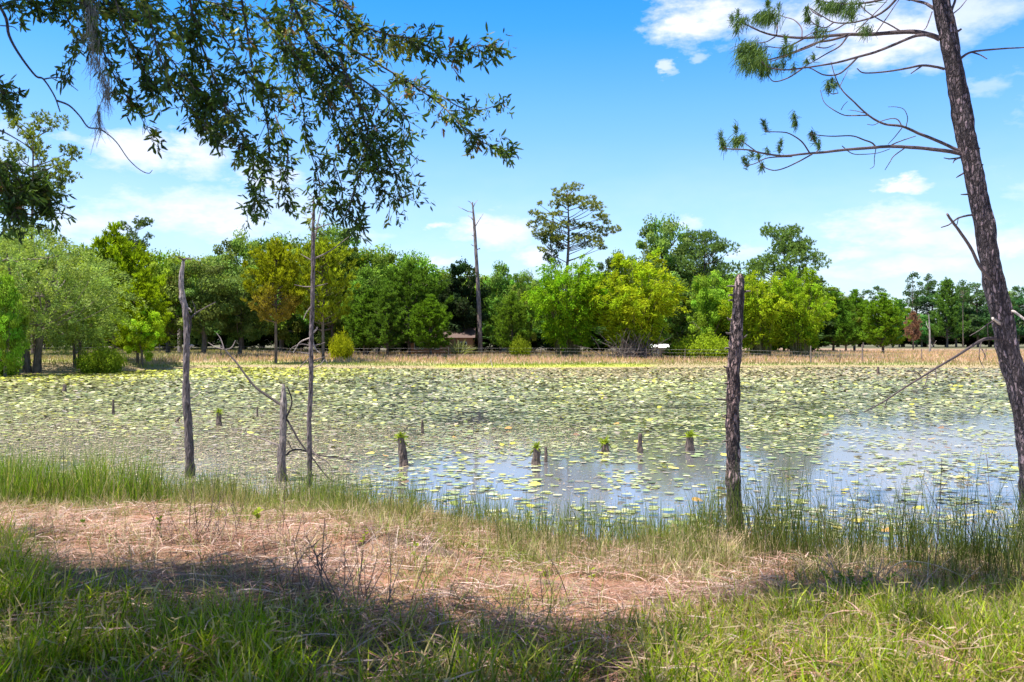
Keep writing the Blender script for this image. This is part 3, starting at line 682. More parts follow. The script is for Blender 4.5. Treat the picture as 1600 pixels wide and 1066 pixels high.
TT('tallQ', 861, 355, 34, 151, 'thin second pine close to the left of the lone pine', 'tall_pine', rz=1, tint=(.9, .95, .9))
# right side
TT('pineG2', 1302, 462, 66, 150, 'dark green pine at the left end of the pine row on the right field', 'field_pine', rz=0, tint=(1.0, 1.15, 1.0))
TT('pineG', 1335, 462, 66, 165, 'green pine standing second in the pine row on the right field', 'field_pine', rz=1, tint=(1.05, 1.2, 1.0))
TT('pineG', 1380, 467, 74, 142, 'bright green pine standing forward of the row on the right field', 'field_pine', rz=2.6, tint=(1.3, 1.35, .9))
TT('pineG2', 1322, 475, 48, 156, 'narrow green pine between the first two of the row', 'field_pine', rz=2, tint=(1.0, 1.1, .9))
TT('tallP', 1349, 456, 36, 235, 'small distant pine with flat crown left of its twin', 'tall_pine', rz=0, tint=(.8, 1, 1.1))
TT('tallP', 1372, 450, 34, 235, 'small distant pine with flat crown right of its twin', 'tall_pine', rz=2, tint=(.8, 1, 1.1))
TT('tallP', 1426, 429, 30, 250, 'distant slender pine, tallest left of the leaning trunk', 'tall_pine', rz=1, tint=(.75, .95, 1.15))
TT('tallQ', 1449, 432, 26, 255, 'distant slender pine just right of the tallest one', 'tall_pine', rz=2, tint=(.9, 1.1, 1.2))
fr = sorted([(1405, 470, 40), (1432, 462, 42), (1458, 452, 40), (1480, 440, 46), (1505, 446, 44), (1528, 450, 46), (1555, 455, 44), (1580, 452, 44), (1604, 456, 46), (1630, 460, 44), (1660, 458, 46), (1700, 455, 50), (1395, 488, 34), (1440, 490, 40), (1494, 476, 40), (1545, 480, 40)])
ORD = ['first', 'second', 'third', 'fourth', 'fifth', 'sixth', 'seventh', 'eighth', 'ninth', 'tenth', 'eleventh', 'twelfth']
fl_ = [f for f in fr if f[0] < 1560][::-1]; fr_ = [f for f in fr if f[0] >= 1560]
for i, (px, tp, wp) in enumerate(fr):
    side = 'left' if px < 1560 else 'right'; od = ORD[fl_.index((px, tp, wp)) if side == 'left' else fr_.index((px, tp, wp))]
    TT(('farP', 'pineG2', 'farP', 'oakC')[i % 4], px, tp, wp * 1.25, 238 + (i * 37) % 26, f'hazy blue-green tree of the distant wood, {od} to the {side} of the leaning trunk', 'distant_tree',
       group='trees of the distant wood on the right', tint=(1.0 + .2 * ((i * 7) % 3 - 1), 1.25, 1.7))  # distance haze put into the bluish crown tint
for i in range(14):
    TT('mag', 1275 + i * 34, 498 + (i * 7) % 9, 100, 268 + (i * 5) % 9, 'dark low growth closing the foot of the distant wood beyond the right field', 'distant_tree', group='low growth at the foot of the distant wood', tint=(1.5, 1.7, 1.9))  # crown tint lifted and blued to paint haze on the low growth
TT('tallQ', 1505, 441, 22, 236, 'distant round-topped pine standing above the right wood', 'tall_pine', rz=3, tint=(.9, 1.2, 1.3))
TT('tallP', 1592, 450, 26, 240, 'distant pine just right of the leaning trunk', 'tall_pine', rz=3, tint=(.8, 1.1, 1.3))
# the wood behind, closing the gaps
wood = [(-330, 385), (-240, 400), (-160, 380), (-60, 390), (40, 400), (150, 405), (235, 412), (295, 408), (350, 400), (410, 405), (470, 392), (540, 392), (610, 408), (680, 425), (745, 432), (800, 440), (860, 440),
        (925, 430), (1000, 420), (1085, 420), (1150, 428), (1210, 436), (1265, 448)]
LM = [(-240, 'the trees beyond the left edge'), (-60, 'the grey feathery tree at the left edge'), (50, 'the large grey feathery tree'), (178, 'the tall yellow-green pine'), (235, 'the vivid leafy sapling'), (285, 'the bleached snag'), (345, 'the gap right of the bleached snag'), (431, 'the orange-tinged pine'),
      (486, 'the slim dead tree'), (520, 'the sparse pine'), (580, 'the leftmost young pine'), (640, 'the broad dark pine'), (700, 'the brick house'), (750, 'the tall bare dead pine'), (800, 'the lone light young pine'), (860, 'the left end of the bamboo'), (895, 'the lone tall pine'),
      (945, 'the join of the two left bamboo clumps'), (992, 'the yellow-green bamboo'), (1060, 'the white shed'), (1100, 'the bright bush'), (1148, 'the rough near post'), (1200, 'the third bamboo clump'), (1260, 'the last bamboo clump')]
seen = {}
def landmark(px, kind):
    n = sorted(LM, key=lambda q: abs(q[0] - px))
    for q in n[:4]:
        if (kind, q[1]) not in seen: seen[kind, q[1]] = 1; return q[1]
    return n[0][1] + ', a little apart'
for i, (px, tp) in enumerate(wood):
    TT(('oakA', 'oakB', 'oakC')[i % 3], px, tp, 150, 158 + (i * 13) % 14, 'dark green tree deep in the wood behind ' + landmark(px, 'w'), 'wood_tree', group='trees deep in the wood behind the far shore',
       tint=(.85 + .1 * (i % 4), .95 + .08 * (i % 3), .85))
for i, px in enumerate(range(-300, 1290, 62)):
    TT('mag', px, 482 + (i * 17) % 20, 118, 146 + (i * 7) % 9, 'low dark understorey evergreen behind ' + landmark(px, 'u'), 'understorey_tree', group='low dark evergreens under the wood', tint=(1.6, 1.9, 1.4))

# ------------------------------------------------------------ dead trees far away
def far_tube_thing(name, label, cat, base_px, d, pts, rads, twigs, c=(.22, .18, .17)):
    x = (base_px - 800) / F * d; o = np.array([x, d, float(gz(x, d))]); root = thing(name, label, cat, o)
    b = Buf(); P = np.array([at(px, py, d) for px, py in pts]); P[0, 2] = o[2] - .2
    b.tube(P, [r / F * d / 2 for r in rads], c, 8, rough=.12, sub=24); b.build('trunk', M_fbark, root, o)
    for tw in twigs:
        b = Buf(); P = np.array([at(px, py, d + (random.random() - .5) * (i > 0) * 1.5) for i, (px, py) in enumerate(tw)])
        b.tube(P, np.linspace(1.6, .6, len(P)) / F * d / 2, c, 5); b.build('branch', M_fbark, root, o)
    return root
far_tube_thing('dead_tree', 'tall bare dead pine with a few top twigs rising before the magnolia', 'dead tree', 750, 132, [(751, 547), (748, 470), (744, 400), (741, 350), (738, 316)], [8, 7, 5.5, 4.5, 2],
    [[(742, 355), (748, 345), (755, 334)], [(740, 345), (736, 340), (731, 337)], [(739, 332), (730, 330), (722, 326), (716, 323)], [(739, 325), (742, 318), (746, 313)], [(739, 322), (735, 316), (731, 314)], [(746, 390), (750, 388), (749, 391)],
     [(742, 370), (738, 368), (737, 367)], [(743, 385), (739, 384), (736, 382)]], (.25, .2, .19))
far_tube_thing('dead_tree', 'pale barkless dead trunk on the far shore behind the bleached snag', 'dead tree', 281, 124, [(281, 548), (281, 510), (282, 470), (283, 442)], [7, 6, 5, 3], [[(282, 470), (286, 462), (289, 455)]], (.42, .38, .35))
far_tube_thing('dead_tree', 'thin grey dead tree on the right field with one forked branch', 'dead tree', 1453, 150, [(1453, 553), (1453, 530), (1452, 505), (1451, 490)], [4, 3, 2, 1], [[(1453, 545), (1458, 540), (1463, 532)], [(1452, 515), (1448, 508), (1447, 502)]], (.26, .26, .26))
def brown_tree():
    tb, b = young_pine(81, H=8, W=4.6, low=.22, c=(.26, .15, .11), dens=.8); return tb, b, 8, 4.6
T('brown', brown_tree, 1427, 491, 26, 190, 'rust-brown dead pine in front of the distant wood', 'brown_dead_pine', rz=0)

# grey stems at the foot of the second bamboo
def bamboo_foot():
    g = np.random.default_rng(99); d = 116.5; x0 = (990 - 800) / F * d; o = np.array([x0, d, float(gz(x0, d))]); b = Buf()
    for i in range(170):
        a = g.uniform(-1.45, 1.45); L = g.uniform(1.2, 5.2); yy = g.normal(0, .8); el = g.uniform(.25, 1.3)
        dirv = np.array([math.sin(a) * math.cos(el), -abs(math.cos(a)) * math.cos(el) * .5, math.sin(el)])
        p0 = o + np.array([g.normal(0, 1.3), yy, .1]); b.tube([p0, p0 + dirv * L * .5 + np.array([0, 0, .2]), p0 + dirv * L - np.array([0, 0, .12 * L])], [.05, .035, .012], (.15, .13, .12), 4, cap=False)
    tag(b.build('dead_brush', M_fbark, None, o), 'tangle of bare grey stems heaped at the foot of the yellow-green bamboo', 'brush pile')
bamboo_foot()

# ------------------------------------------------------------ houses, posts, fence
def box(b, x0, x1, y0, y1, z0, z1, c):
    v = [(x, y, z) for z in (z0, z1) for y in (y0, y1) for x in (x0, x1)]
    b.add(v, [[0, 2, 3, 1], [4, 5, 7, 6], [0, 1, 5, 4], [2, 6, 7, 3], [0, 4, 6, 2], [1, 3, 7, 5]], c)
def gable(b, x0, x1, y0, y1, z0, h, c, over=.4):
    ym = (y0 + y1) / 2; v = [(x0 - over, y0 - over, z0), (x1 + over, y0 - over, z0), (x1 + over, y1 + over, z0), (x0 - over, y1 + over, z0), (x0 - over, ym, z0 + h), (x1 + over, ym, z0 + h)]
    b.add(v, [[0, 1, 5, 4], [2, 3, 4, 5]], c); b.add([v[0], v[3], v[4]], [[0, 1, 2]], c); b.add([v[1], v[2], v[5]], [[0, 1, 2]], c); b.add(v[:4], [[0, 1, 2, 3]], c)
M_wall = plain_mat('painted_wall', .85, 3, .15); M_roof = plain_mat('roofing', .8, 5, .25)
def house(name, label, cat, px0, px1, d, h, rh, wc, rc, openings, depth=7):
    x0, x1 = (px0 - 800) / F * d, (px1 - 800) / F * d; g = float(gz((x0 + x1) / 2, d)); root = thing(name, label, cat, ((x0 + x1) / 2, d, g)); o = root.location
    b = Buf(); box(b, x0, x1, d, d + depth, g - .3, g + h, wc); b.build('wall', M_wall, root, o)
    b = Buf(); gable(b, x0, x1, d, d + depth, g + h + .003, rh, rc); b.build('roof', M_roof, root, o)
    for nm, fx, w_, zb, zh, c in openings:
        xc = x0 + (x1 - x0) * fx; b = Buf(); box(b, xc - w_ / 2, xc + w_ / 2, d - .05, d + .02, g + zb, g + zb + zh, c); fr_ = b.build(nm, M_wall, root, o)
        if nm == 'window':
            b = Buf(); box(b, xc - w_ / 2 + .09, xc + w_ / 2 - .09, d - .07, d - .052, g + zb + .09, g + zb + zh - .09, (.03, .04, .05)); b.build('pane', M_roof, fr_, o)
house('brick_house', 'low orange-brown brick house half hidden by the dark pines', 'house', 640, 738, 129.5, 2.7, 1.5, (.36, .17, .09), (.09, .055, .045),
      [('window', .15, 1.4, 1.0, 1.1, (.7, .7, .68)), ('door', .68, 1.0, .1, 2.1, (.25, .13, .08)), ('window', .84, 1.3, 1.0, 1.1, (.7, .7, .68)), ('window', .4, 1.3, 1.0, 1.1, (.7, .7, .68))])
house('white_shed', 'small white shed seen low between bamboo and bright bush', 'shed', 1022, 1042, 128, 1.3, .5, (.72, .66, .58), (.8, .8, .8), [('door', .6, .7, .05, 1.1, (.4, .3, .22))], 2.2)
house('pale_building', 'pale gable roof glimpsed high between tree crowns left of bamboo', 'house', 770, 830, 170, 6.2, 2.2, (.55, .56, .56), (.5, .52, .55), [('window', .5, 1.2, 4.3, 1.2, (.75, .75, .75))])

def fence():
    posts = [(-60, 545), (60, 545), (160, 544), (250, 545), (345, 545), (470, 547), (590, 548), (701, 549), (845, 549), (957, 553), (1010, 553), (1070, 555), (1160, 558), (1267, 567), (1312, 560), (1348, 565), (1440, 560), (1540, 562), (1640, 560)]
    Ds = [92, 100, 108, 116, 117, 116, 116, 116, 116, 115, 114, 113, 111, 106, 108, 108, 110, 111, 112]
    P = []
    for (px, py), d in zip(posts, Ds): x = (px - 800) / F * d; P.append(np.array([x, d, float(gz(x, d))]))
    o = P[9]; root = thing('wire_fence', 'wire fence on thin weathered posts along the far meadow', 'fence', o)
    for i, p in enumerate(P):
        h = 1.5 if i not in (13, 15) else 2.1; b = Buf(); b.tube([p - [0, 0, .3], p + [.03 * (i % 3 - 1), 0, h * .5], p + [.06 * (i % 3 - 1), 0, h]], [.09, .085, .08] if i in (13, 15) else [.06, .055, .05], (.2, .17, .15), 7, rough=.15)
        b.build('post', M_fbark, root, o)
    for hz in (.5, .95, 1.35):
        b = Buf(); b.tube([p + [0, 0, hz] for p in P], .008, (.35, .35, .35), 4, cap=False); b.build('wire', M_fbark, root, o)
fence()
def stake():
    p = on_ground(770, 575); b = Buf(); b.tube([p - [0, 0, .1], p + [-.15, 0, .5], p + [-.25, 0, .95]], [.035, .035, .03], (.75, .72, .66), 6)
    tag(b.build('white_stake', M_twig, None, p), 'thin white stake leaning at the far waterline near the green patch', 'stake')
stake()
def yucca():
    g = np.random.default_rng(4); d = 126; x = (716 - 800) / F * d; o = np.array([x, d, float(gz(x, d))]); b = Buf(); n = 130
    D = unit(np.stack([g.normal(0, .6, n), g.normal(0, .4, n), np.abs(g.normal(.9, .3, n))], -1))
    c = np.array([.30, .32, .14]) * g.uniform(.6, 1.3, (n, 1)); b.strips(np.tile(o, (n, 1)) + g.normal(0, .25, (n, 3)) * [1, 1, 0], D, unit(np.cross(D, rdir(n, g))), g.uniform(2.0, 4.0, n), .16, np.array([[0, 0, -.25]]).repeat(n, 0), (.8, 1, .7, .1), c)
    tag(b.build('spiky_shrub', M_far, None, o), 'spiky arching pale shrub before the brick house wall', 'shrub')
yucca()

# ------------------------------------------------------------ far meadow grass
def far_grass():
    N = 150000; y = 62 + 110 * rng.random(N) ** 1.3; x = (rng.random(N) * 2 - 1) * (y * .68)
    sf = far_s(x, y); z = gz(x, y); nz = fbm(x * .12, y * .4, 61); n2 = fbm(x * .5, y * .8, 62)
    keep = (sf > .5) & (rng.random(N) < .35 + .65 * smooth(4, 10, sf)); x, y, z, sf, nz, n2 = (a[keep] for a in (x, y, z, sf, nz, n2)); n = len(x)
    pt = smooth(.38, .62, fbm(x * .055, y * .12, 66))
    pink = smooth(9, 15, sf + 9 * (nz - .5)) * smooth(-46, -34, x); olive = smooth(2, 6, sf)
    c = np.array([.30, .24, .14]) * (1 - olive)[:, None] + (np.array([.26, .30, .09]) * pt[:, None] + np.array([.44, .36, .19]) * (1 - pt[:, None])) * olive[:, None]
    c = c * (1 - pink[:, None]) + np.array([.64, .44, .33]) * pink[:, None]
    gp = smooth(-9.5, -7, x) * smooth(16, 13, x) * smooth(1.5, 3, sf) * smooth(11, 8, sf); c = c * (1 - gp[:, None] * .6) + np.array([.36, .43, .03]) * gp[:, None] * .6
    gr = (rng.random(n) < .16); c[gr] = np.array([.26, .32, .06])
    c = c * rng.uniform(.6, 1.25, (n, 1)) * (.7 + .6 * fbm(x * .25, y * .6, 67)[:, None])
    h = (.08 + .18 * smooth(3, 9, sf) + .28 * pink) * rng.uniform(.6, 1.25, n) * (.35 + 1.3 * n2)
    D = unit(np.stack([rng.normal(0, .22, n), rng.normal(0, .2, n), np.ones(n)], -1)); S = unit(np.stack([np.ones(n), rng.normal(0, .6, n), np.zeros(n)], -1))
    b = Buf(); b.strips(np.stack([x, y, z - .02], -1), D, S, h, rng.uniform(.03, .09, n), np.stack([rng.normal(0, .2, n), 0 * h, 0 * h], -1), (.7, 1, .15), c * .9, c * 1.1)
    tag(b.build('meadow_grass', M_grass), 'pinkish dry and olive meadow grass along the far shore', 'grass', kind='stuff')
far_grass()

# ------------------------------------------------------------ near bank grasses
def bank_samples(N, y0=3.4, y1=17.5, p=1.0):
    y = y0 + (y1 - y0) * rng.random(N) ** p; x = (rng.random(N) * 2 - 1) * (y * .66 + 3.2); z = gz(x, y); u, v = uv(x, y, z); return x, y, z, u, v
def blades(b, x, y, z, h, w, c0, c1, lean=.25, bend=.25, prof=(.8, 1, .7, .08)):
    n = len(x); a = rng.random(n) * 6.28; lx, ly = rng.normal(0, lean, n), rng.normal(0, lean, n)
    D = unit(np.stack([lx, ly, np.ones(n)], -1)); S = np.stack([np.cos(a), np.sin(a), 0 * a], -1)
    ba = rng.random(n) * 6.28; bm = np.abs(rng.normal(0, bend, n)); B = np.stack([np.cos(ba) * bm, np.sin(ba) * bm, -bm * .5], -1)
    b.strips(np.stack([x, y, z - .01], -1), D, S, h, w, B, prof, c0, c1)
def tufted(x, y, s1, seed): return fbm(x * s1, y * s1, seed, 3)
def near_grass():
    # 1 front lawn of coarse green grass
    x, y, z, u, v = bank_samples(330000, 3.2, 9.0, .9); nz = fbm(x * 1.1, y * 1.1, 91); n2 = tufted(x, y, 4.5, 92)
    edge = np.interp(u, [0, 80, 300, 480, 700, 950, 1050, 1250, 1600], [850, 925, 965, 965, 990, 1000, 975, 955, 945])
    m = smooth(-22, 30, v - edge + 60 * (nz - .5)) * smooth(.34, .60, n2 + .04); m = m * (1 - .5 * smooth(430, 520, u) * smooth(1080, 980, u)); k = rng.random(len(x)) < m * .6
    x, y, z, u, v, n2 = (a[k] for a in (x, y, z, u, v, n2)); n = len(x)
    gcol = np.array([(.19, .30, .008), (.29, .38, .010), (.08, .13, .008), (.40, .45, .02)])[rng.choice(4, n, p=[.35, .3, .2, .15])]
    dry = rng.random(n) < .24 + .12 * smooth(900, 1100, u) + .15 * smooth(430, 520, u) * smooth(1080, 980, u); gcol[dry] = np.array([.38, .31, .13]); c = gcol * rng.uniform(.7, 1.25, (n, 1)); b = Buf()
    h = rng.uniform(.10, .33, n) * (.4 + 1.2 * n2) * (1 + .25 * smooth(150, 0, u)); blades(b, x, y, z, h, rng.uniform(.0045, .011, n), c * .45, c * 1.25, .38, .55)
    # curled tan seed heads
    k = rng.random(n) < .06; nn_ = k.sum(); P = np.stack([x[k], y[k], z[k] + h[k] * .75], -1); D = unit(rng.normal(0, 1, (nn_, 3)) + [0, 0, .4]); S = unit(np.cross(D, rdir(nn_)))
    b.strips(P, D, S, rng.uniform(.03, .07, nn_), rng.uniform(.006, .012, nn_), rng.normal(0, .5, (nn_, 3)), (.4, 1, 1, .3), np.array([.48, .38, .22]) * rng.uniform(.7, 1.1, (nn_, 1)))
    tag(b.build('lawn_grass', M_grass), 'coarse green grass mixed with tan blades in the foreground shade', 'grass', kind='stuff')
    # 2 waterside grass: tall green at the left, thin dark reeds at the right, tan between
    b = Buf(); x, y, z, u, v = bank_samples(310000, 8.0, 18.0, .8); sn = near_s(x, y); nz = fbm(x * 1.3, y * 1.3, 95); n2 = tufted(x, y, 3.2, 96)
    left = smooth(300, 200, u + 60 * (nz - .5)) * smooth(3.4, 2.2, sn) * smooth(-.9, -.3, sn)
    right = smooth(1060, 1200, u) * smooth(4.2, 2.6, sn + nz) * smooth(-1.1, .1, sn)
    mid = smooth(200, 300, u) * smooth(3.6, 1.4, sn + 2.6 * (nz - .5)) * smooth(-.7, 0, sn) * smooth(.32, .55, n2)
    dens = np.clip(left * .62 * smooth(.22, .5, n2) + right * .5 * smooth(.32, .55, n2) + mid * .55 * (1 - right), 0, 1); k = rng.random(len(x)) < dens * .8
    x, y, z, u, v, sn, left, right, nz = (a[k] for a in (x, y, z, u, v, sn, left, right, nz)); n = len(x)
    tanp = .55 * (1 - left) * smooth(-.1, 1.2, sn) * (1 - .72 * right); c = np.array([(.15, .21, .035), (.22, .27, .05), (.10, .15, .035)])[rng.choice(3, n)]
    lf = rng.random(n) < left; c[lf] = np.array([(.17, .28, .02), (.24, .33, .03), (.11, .19, .02), (.40, .35, .16)])[rng.choice(4, lf.sum(), p=[.30, .22, .22, .26])] * rng.uniform(.7, 1.25, (lf.sum(), 1))
    tn = rng.random(n) < tanp; c[tn] = np.array([.42, .34, .19]); c = c * rng.uniform(.7, 1.25, (n, 1)) * (1 - .38 * right[:, None])
    h = rng.uniform(.16, .5, n) * (.35 + 1.5 * smooth(.3, .7, fbm(x * 1.9, y * 1.9, 98))) * (1 + .35 * left + .75 * right) * np.where(tn, .75, 1); h = np.where(sn < .1, h * .95, h)
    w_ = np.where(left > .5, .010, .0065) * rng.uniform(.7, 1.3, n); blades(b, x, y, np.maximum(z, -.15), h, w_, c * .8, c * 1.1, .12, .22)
    x, y, z, u, v = bank_samples(12000, 10.5, 16.5); sn = near_s(x, y); n3 = fbm(x * 2.2, y * 2.2, 97); k = (sn < .3) & (sn > -1.5) & (u > 470) & (rng.random(len(x)) < smooth(.45, .6, n3) * smooth(-1.5, -.2, sn)); x, y, z = x[k], y[k], z[k]; n = len(x)
    c = np.array([.09, .12, .06]) * rng.uniform(.6, 1.3, (n, 1)); blades(b, x, y, np.maximum(z, -.1), rng.uniform(.3, .65, n), rng.uniform(.004, .007, n), c, c, .07, .12, (1, .9, .6, .2))
    tag(b.build('reeds', M_grass), 'thin green and tan reeds and grass standing along the near waterline', 'reeds', kind='stuff')
    # 3 sparse upright tan stems over the straw
    b = Buf(); x, y, z, u, v = bank_samples(320000, 5, 16); sn = near_s(x, y); n2 = tufted(x, y, 2.6, 99)
    nq = fbm(x * .7, y * .9, 108); k = (sn > .3) & (rng.random(len(x)) < (smooth(5.5, 1.2, sn + 2.5 * (nq - .5)) * .9 + .16) * smooth(.38, .60, n2)) & (v < 1000); x, y, z, u = x[k], y[k], z[k], u[k]; n = len(x); n2s = fbm(x * 1.7, y * 1.7, 107)
    c = np.where((rng.random(n) < .2 + .6 * smooth(.5, .65, fbm(x * .8, y * .8, 111)))[:, None], np.array([.22, .28, .04]), np.where((rng.random(n) < .45)[:, None], np.array([.50, .36, .26]), np.array([.46, .38, .20]))) * rng.uniform(.65, 1.15, (n, 1)); blades(b, x, y, z, rng.uniform(.1, .42, n) * (.45 + n2s), rng.uniform(.004, .008, n), c * .8, c * 1.1, .38, .5)
    tag(b.build('dry_grass', M_straw), 'upright tan dry grass stems standing in the pale straw', 'dry grass', kind='stuff')
    # 4 matted straw
    b = Buf(); x, y, z, u, v = bank_samples(370000, 3.6, 16.0, .9); sn = near_s(x, y); nz = fbm(x * .9, y * .9, 101); n2 = fbm(x * 3, y * 3, 102)
    core = smooth(.9, 2.2, sn + 1.2 * (nz - .5)) * smooth(1090, 1000, v + 70 * (nz - .5)) * smooth(1290, 1180, u + 100 * (nz - .5))
    bare = smooth(90, 130, u) * smooth(260, 200, u) * smooth(850, 870, v) * smooth(940, 920, v)
    dens = np.clip(core * (1 - .75 * bare) + .22 * (sn > .5), 0, 1) * smooth(.38, .62, n2); k = rng.random(len(x)) < dens * .66
    x, y, z, u, v, nz, n2 = (a[k] for a in (x, y, z, u, v, nz, n2)); n = len(x); a = rng.random(n) * 6.28; up = np.abs(rng.normal(0, .38, n))
    D = unit(np.stack([np.cos(a), np.sin(a), up], -1)); S = unit(np.stack([-np.sin(a), np.cos(a), rng.normal(0, .5, n)], -1)); ba = rng.normal(0, .35, n)
    B = np.stack([-np.sin(a) * ba, np.cos(a) * ba, -up * .8], -1); pal = np.array([(.52, .32, .27), (.44, .22, .16), (.66, .50, .44), (.17, .10, .075), (.42, .30, .19)])
    c = .84 * pal[rng.choice(5, n, p=[.32, .24, .18, .14, .12])] * rng.uniform(.55, 1.2, (n, 1)) * (.55 + .8 * fbm(x * 2.1, y * 2.1, 105)[:, None])
    zz = z + .004 + .16 * rng.random(n) ** 1.8 * (n2 + .2) + .05 * smooth(.5, .75, nz); b.strips(np.stack([x, y, zz], -1), D, S, rng.uniform(.06, .38, n), rng.uniform(.003, .009, n), B, (.7, 1, .9, .3), c)
    tag(b.build('straw', M_straw), 'matted pinkish dead straw covering the near bank', 'straw', kind='stuff')
near_grass()

# ------------------------------------------------------------ snags and stumps in the water
PURP = (.20, .16, .165); GREY = (.17, .145, .14)
def base_on_water(px, py): d = CH * F / (py - 533); return np.array([(px - 800) / F * d, d, 0.0]), d
def snag(name, label, cat, pts, wid, mat, c, branches=(), extra=None, rough=.34, sides=24, sub=120, group=None, dshift=None, part='trunk', sink=.35):
    """pts: photo outline centre line from the base up; the base depth fixes the distance"""
    o, d = base_on_water(*pts[0]); P = np.array([at(px, py, d) for px, py in pts]); P[0, 2] = 0
    if name == 'leaning_pine': pass
    Pt = np.vstack([P[0] - (P[1] - P[0]) / np.linalg.norm(P[1] - P[0]) * sink, P]); rad = np.array([wid[0] * 1.1] + list(wid)) / F * d / 2 * (.80 if wid[0] < 28 else .86 if wid[0] < 30 else .92)
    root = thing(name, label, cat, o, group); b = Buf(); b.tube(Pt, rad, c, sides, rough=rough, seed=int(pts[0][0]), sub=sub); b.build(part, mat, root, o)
    g = np.random.default_rng(int(pts[0][0]) + 3)
    for br in branches:
        bp, r0, r1 = br[0], br[1], br[2]; dep = br[3] if len(br) > 3 else g.normal(0, .35); cc = br[4] if len(br) > 4 else (c if np.ndim(c) == 1 else c[1])
        nb = len(bp); Q = np.array([at(px, py, d + dep * (i / max(1, nb - 1))) for i, (px, py) in enumerate(bp)])
        b = Buf(); b.tube(Q, np.linspace(r0, r1, nb) / F * d / 2, cc, 7, rough=.15, sub=nb * 4); b.build('branch', M_twig, root, o)
    return root, o, d
DK = (.05, .04, .042); PALE = (.42, .37, .34)
snag('bleached_snag', 'tall crooked bleached snag with dark lower bark, leftmost in the water', 'dead tree',
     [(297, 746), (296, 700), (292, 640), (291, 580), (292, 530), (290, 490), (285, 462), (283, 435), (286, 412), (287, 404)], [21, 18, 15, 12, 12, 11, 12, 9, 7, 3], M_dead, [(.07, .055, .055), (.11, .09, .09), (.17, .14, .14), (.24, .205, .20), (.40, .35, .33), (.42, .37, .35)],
     [([(288, 408), (283, 404), (278, 401)], 4, 1.5), ([(287, 406), (294, 404), (301, 406)], 3.5, 1.2), ([(294, 500), (303, 492), (308, 488), (322, 480), (337, 472)], 3, 1.2, .5), ([(306, 490), (304, 478), (300, 470)], 2, 1),
      ([(293, 545), (299, 540), (302, 541)], 5, 3, 0, PALE), ([(290, 480), (296, 483), (299, 488)], 4, 2, 0, PALE), ([(289, 600), (282, 595), (278, 590)], 2, 1), ([(293, 625), (304, 620), (313, 614)], 2.2, 1, .3, PALE), ([(291, 560), (286, 563), (284, 562)], 3, 1.5),
      ([(300, 740), (306, 748), (312, 752)], 4, 2), ([(294, 530), (297, 515), (298, 500), (294, 490)], 3.2, 2.5, -.05, DK)])
snag('broken_snag', 'short pointed broken trunk with long crooked branches between two snags', 'dead tree',
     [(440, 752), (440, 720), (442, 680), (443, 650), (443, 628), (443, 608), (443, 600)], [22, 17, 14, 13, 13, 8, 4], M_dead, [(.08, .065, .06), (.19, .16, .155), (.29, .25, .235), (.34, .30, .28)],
     [([(438, 632), (420, 620), (400, 606), (385, 588), (372, 570), (360, 556), (352, 547), (344, 540)], 4.5, 1.8, 1.0, DK), ([(352, 547), (362, 543), (368, 532)], 2.5, 1, .2, GREY), ([(350, 545), (345, 530), (338, 520)], 2, .8, .2), ([(350, 546), (336, 542), (325, 535)], 2, .9, .2),
      ([(446, 655), (453, 640), (456, 626), (452, 612), (448, 604)], 3.2, 1.6, -.1, DK), ([(438, 697), (420, 690), (400, 682), (375, 674), (355, 668)], 3.2, 1, .6), ([(448, 655), (458, 672), (468, 690), (478, 703), (490, 718), (505, 738), (517, 750), (528, 755)], 3.4, 1.6, -.3, DK),
      ([(447, 712), (456, 704), (470, 703), (482, 707), (500, 712), (530, 716), (560, 722)], 3.5, 1.2, .3, DK), ([(450, 690), (455, 700), (459, 706)], 2.5, 1.2), ([(438, 670), (420, 668), (400, 662)], 2, .8, .3)], sides=16)
tw3 = [([(489, 405), (505, 398), (522, 388), (545, 370)], 3, 1.2, .6), ([(489, 388), (494, 362), (499, 338), (508, 300)], 3, 1, .4), ([(489, 360), (505, 353), (533, 345)], 2.6, 1, .5), ([(489, 408), (478, 402), (470, 397)], 2.4, .9), ([(487, 448), (475, 448), (460, 445)], 2, .8), ([(488, 448), (500, 446), (512, 443)], 2, .8),
       ([(486, 522), (494, 515), (496, 511)], 4, 2, 0, PALE), ([(485, 528), (470, 534), (462, 545), (458, 552)], 2.6, 1, 0, PALE), ([(484, 540), (470, 538), (455, 545), (448, 560)], 2.2, .8, 0, GREY), ([(487, 530), (493, 545), (500, 552)], 3, 1.3, 0, PALE), ([(484, 553), (476, 552), (465, 550)], 2.6, 1, 0, GREY),
       ([(487, 565), (500, 560), (512, 556)], 2.4, 1, 0, GREY), ([(488, 540), (500, 538), (508, 535)], 2.2, 1, 0, GREY), ([(487, 575), (500, 570), (508, 562), (513, 573)], 1.8, .8, 0, PALE), ([(483, 560), (468, 575), (466, 590)], 1.8, .8), ([(485, 480), (478, 490), (474, 500)], 2, .8), ([(490, 340), (484, 330), (480, 322)], 1.8, .8),
       ([(484, 700), (495, 712), (512, 722), (520, 740)], 2.4, 1, -.2), ([(490, 330), (497, 318), (503, 306)], 1.6, .6)]
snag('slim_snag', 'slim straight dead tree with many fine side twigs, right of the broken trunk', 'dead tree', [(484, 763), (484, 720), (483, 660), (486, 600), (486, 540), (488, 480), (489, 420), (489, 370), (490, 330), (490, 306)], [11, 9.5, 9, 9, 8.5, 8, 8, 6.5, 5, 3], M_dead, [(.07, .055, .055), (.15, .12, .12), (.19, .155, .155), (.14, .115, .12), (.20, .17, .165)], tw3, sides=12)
stubs = []
gg = np.random.default_rng(8)
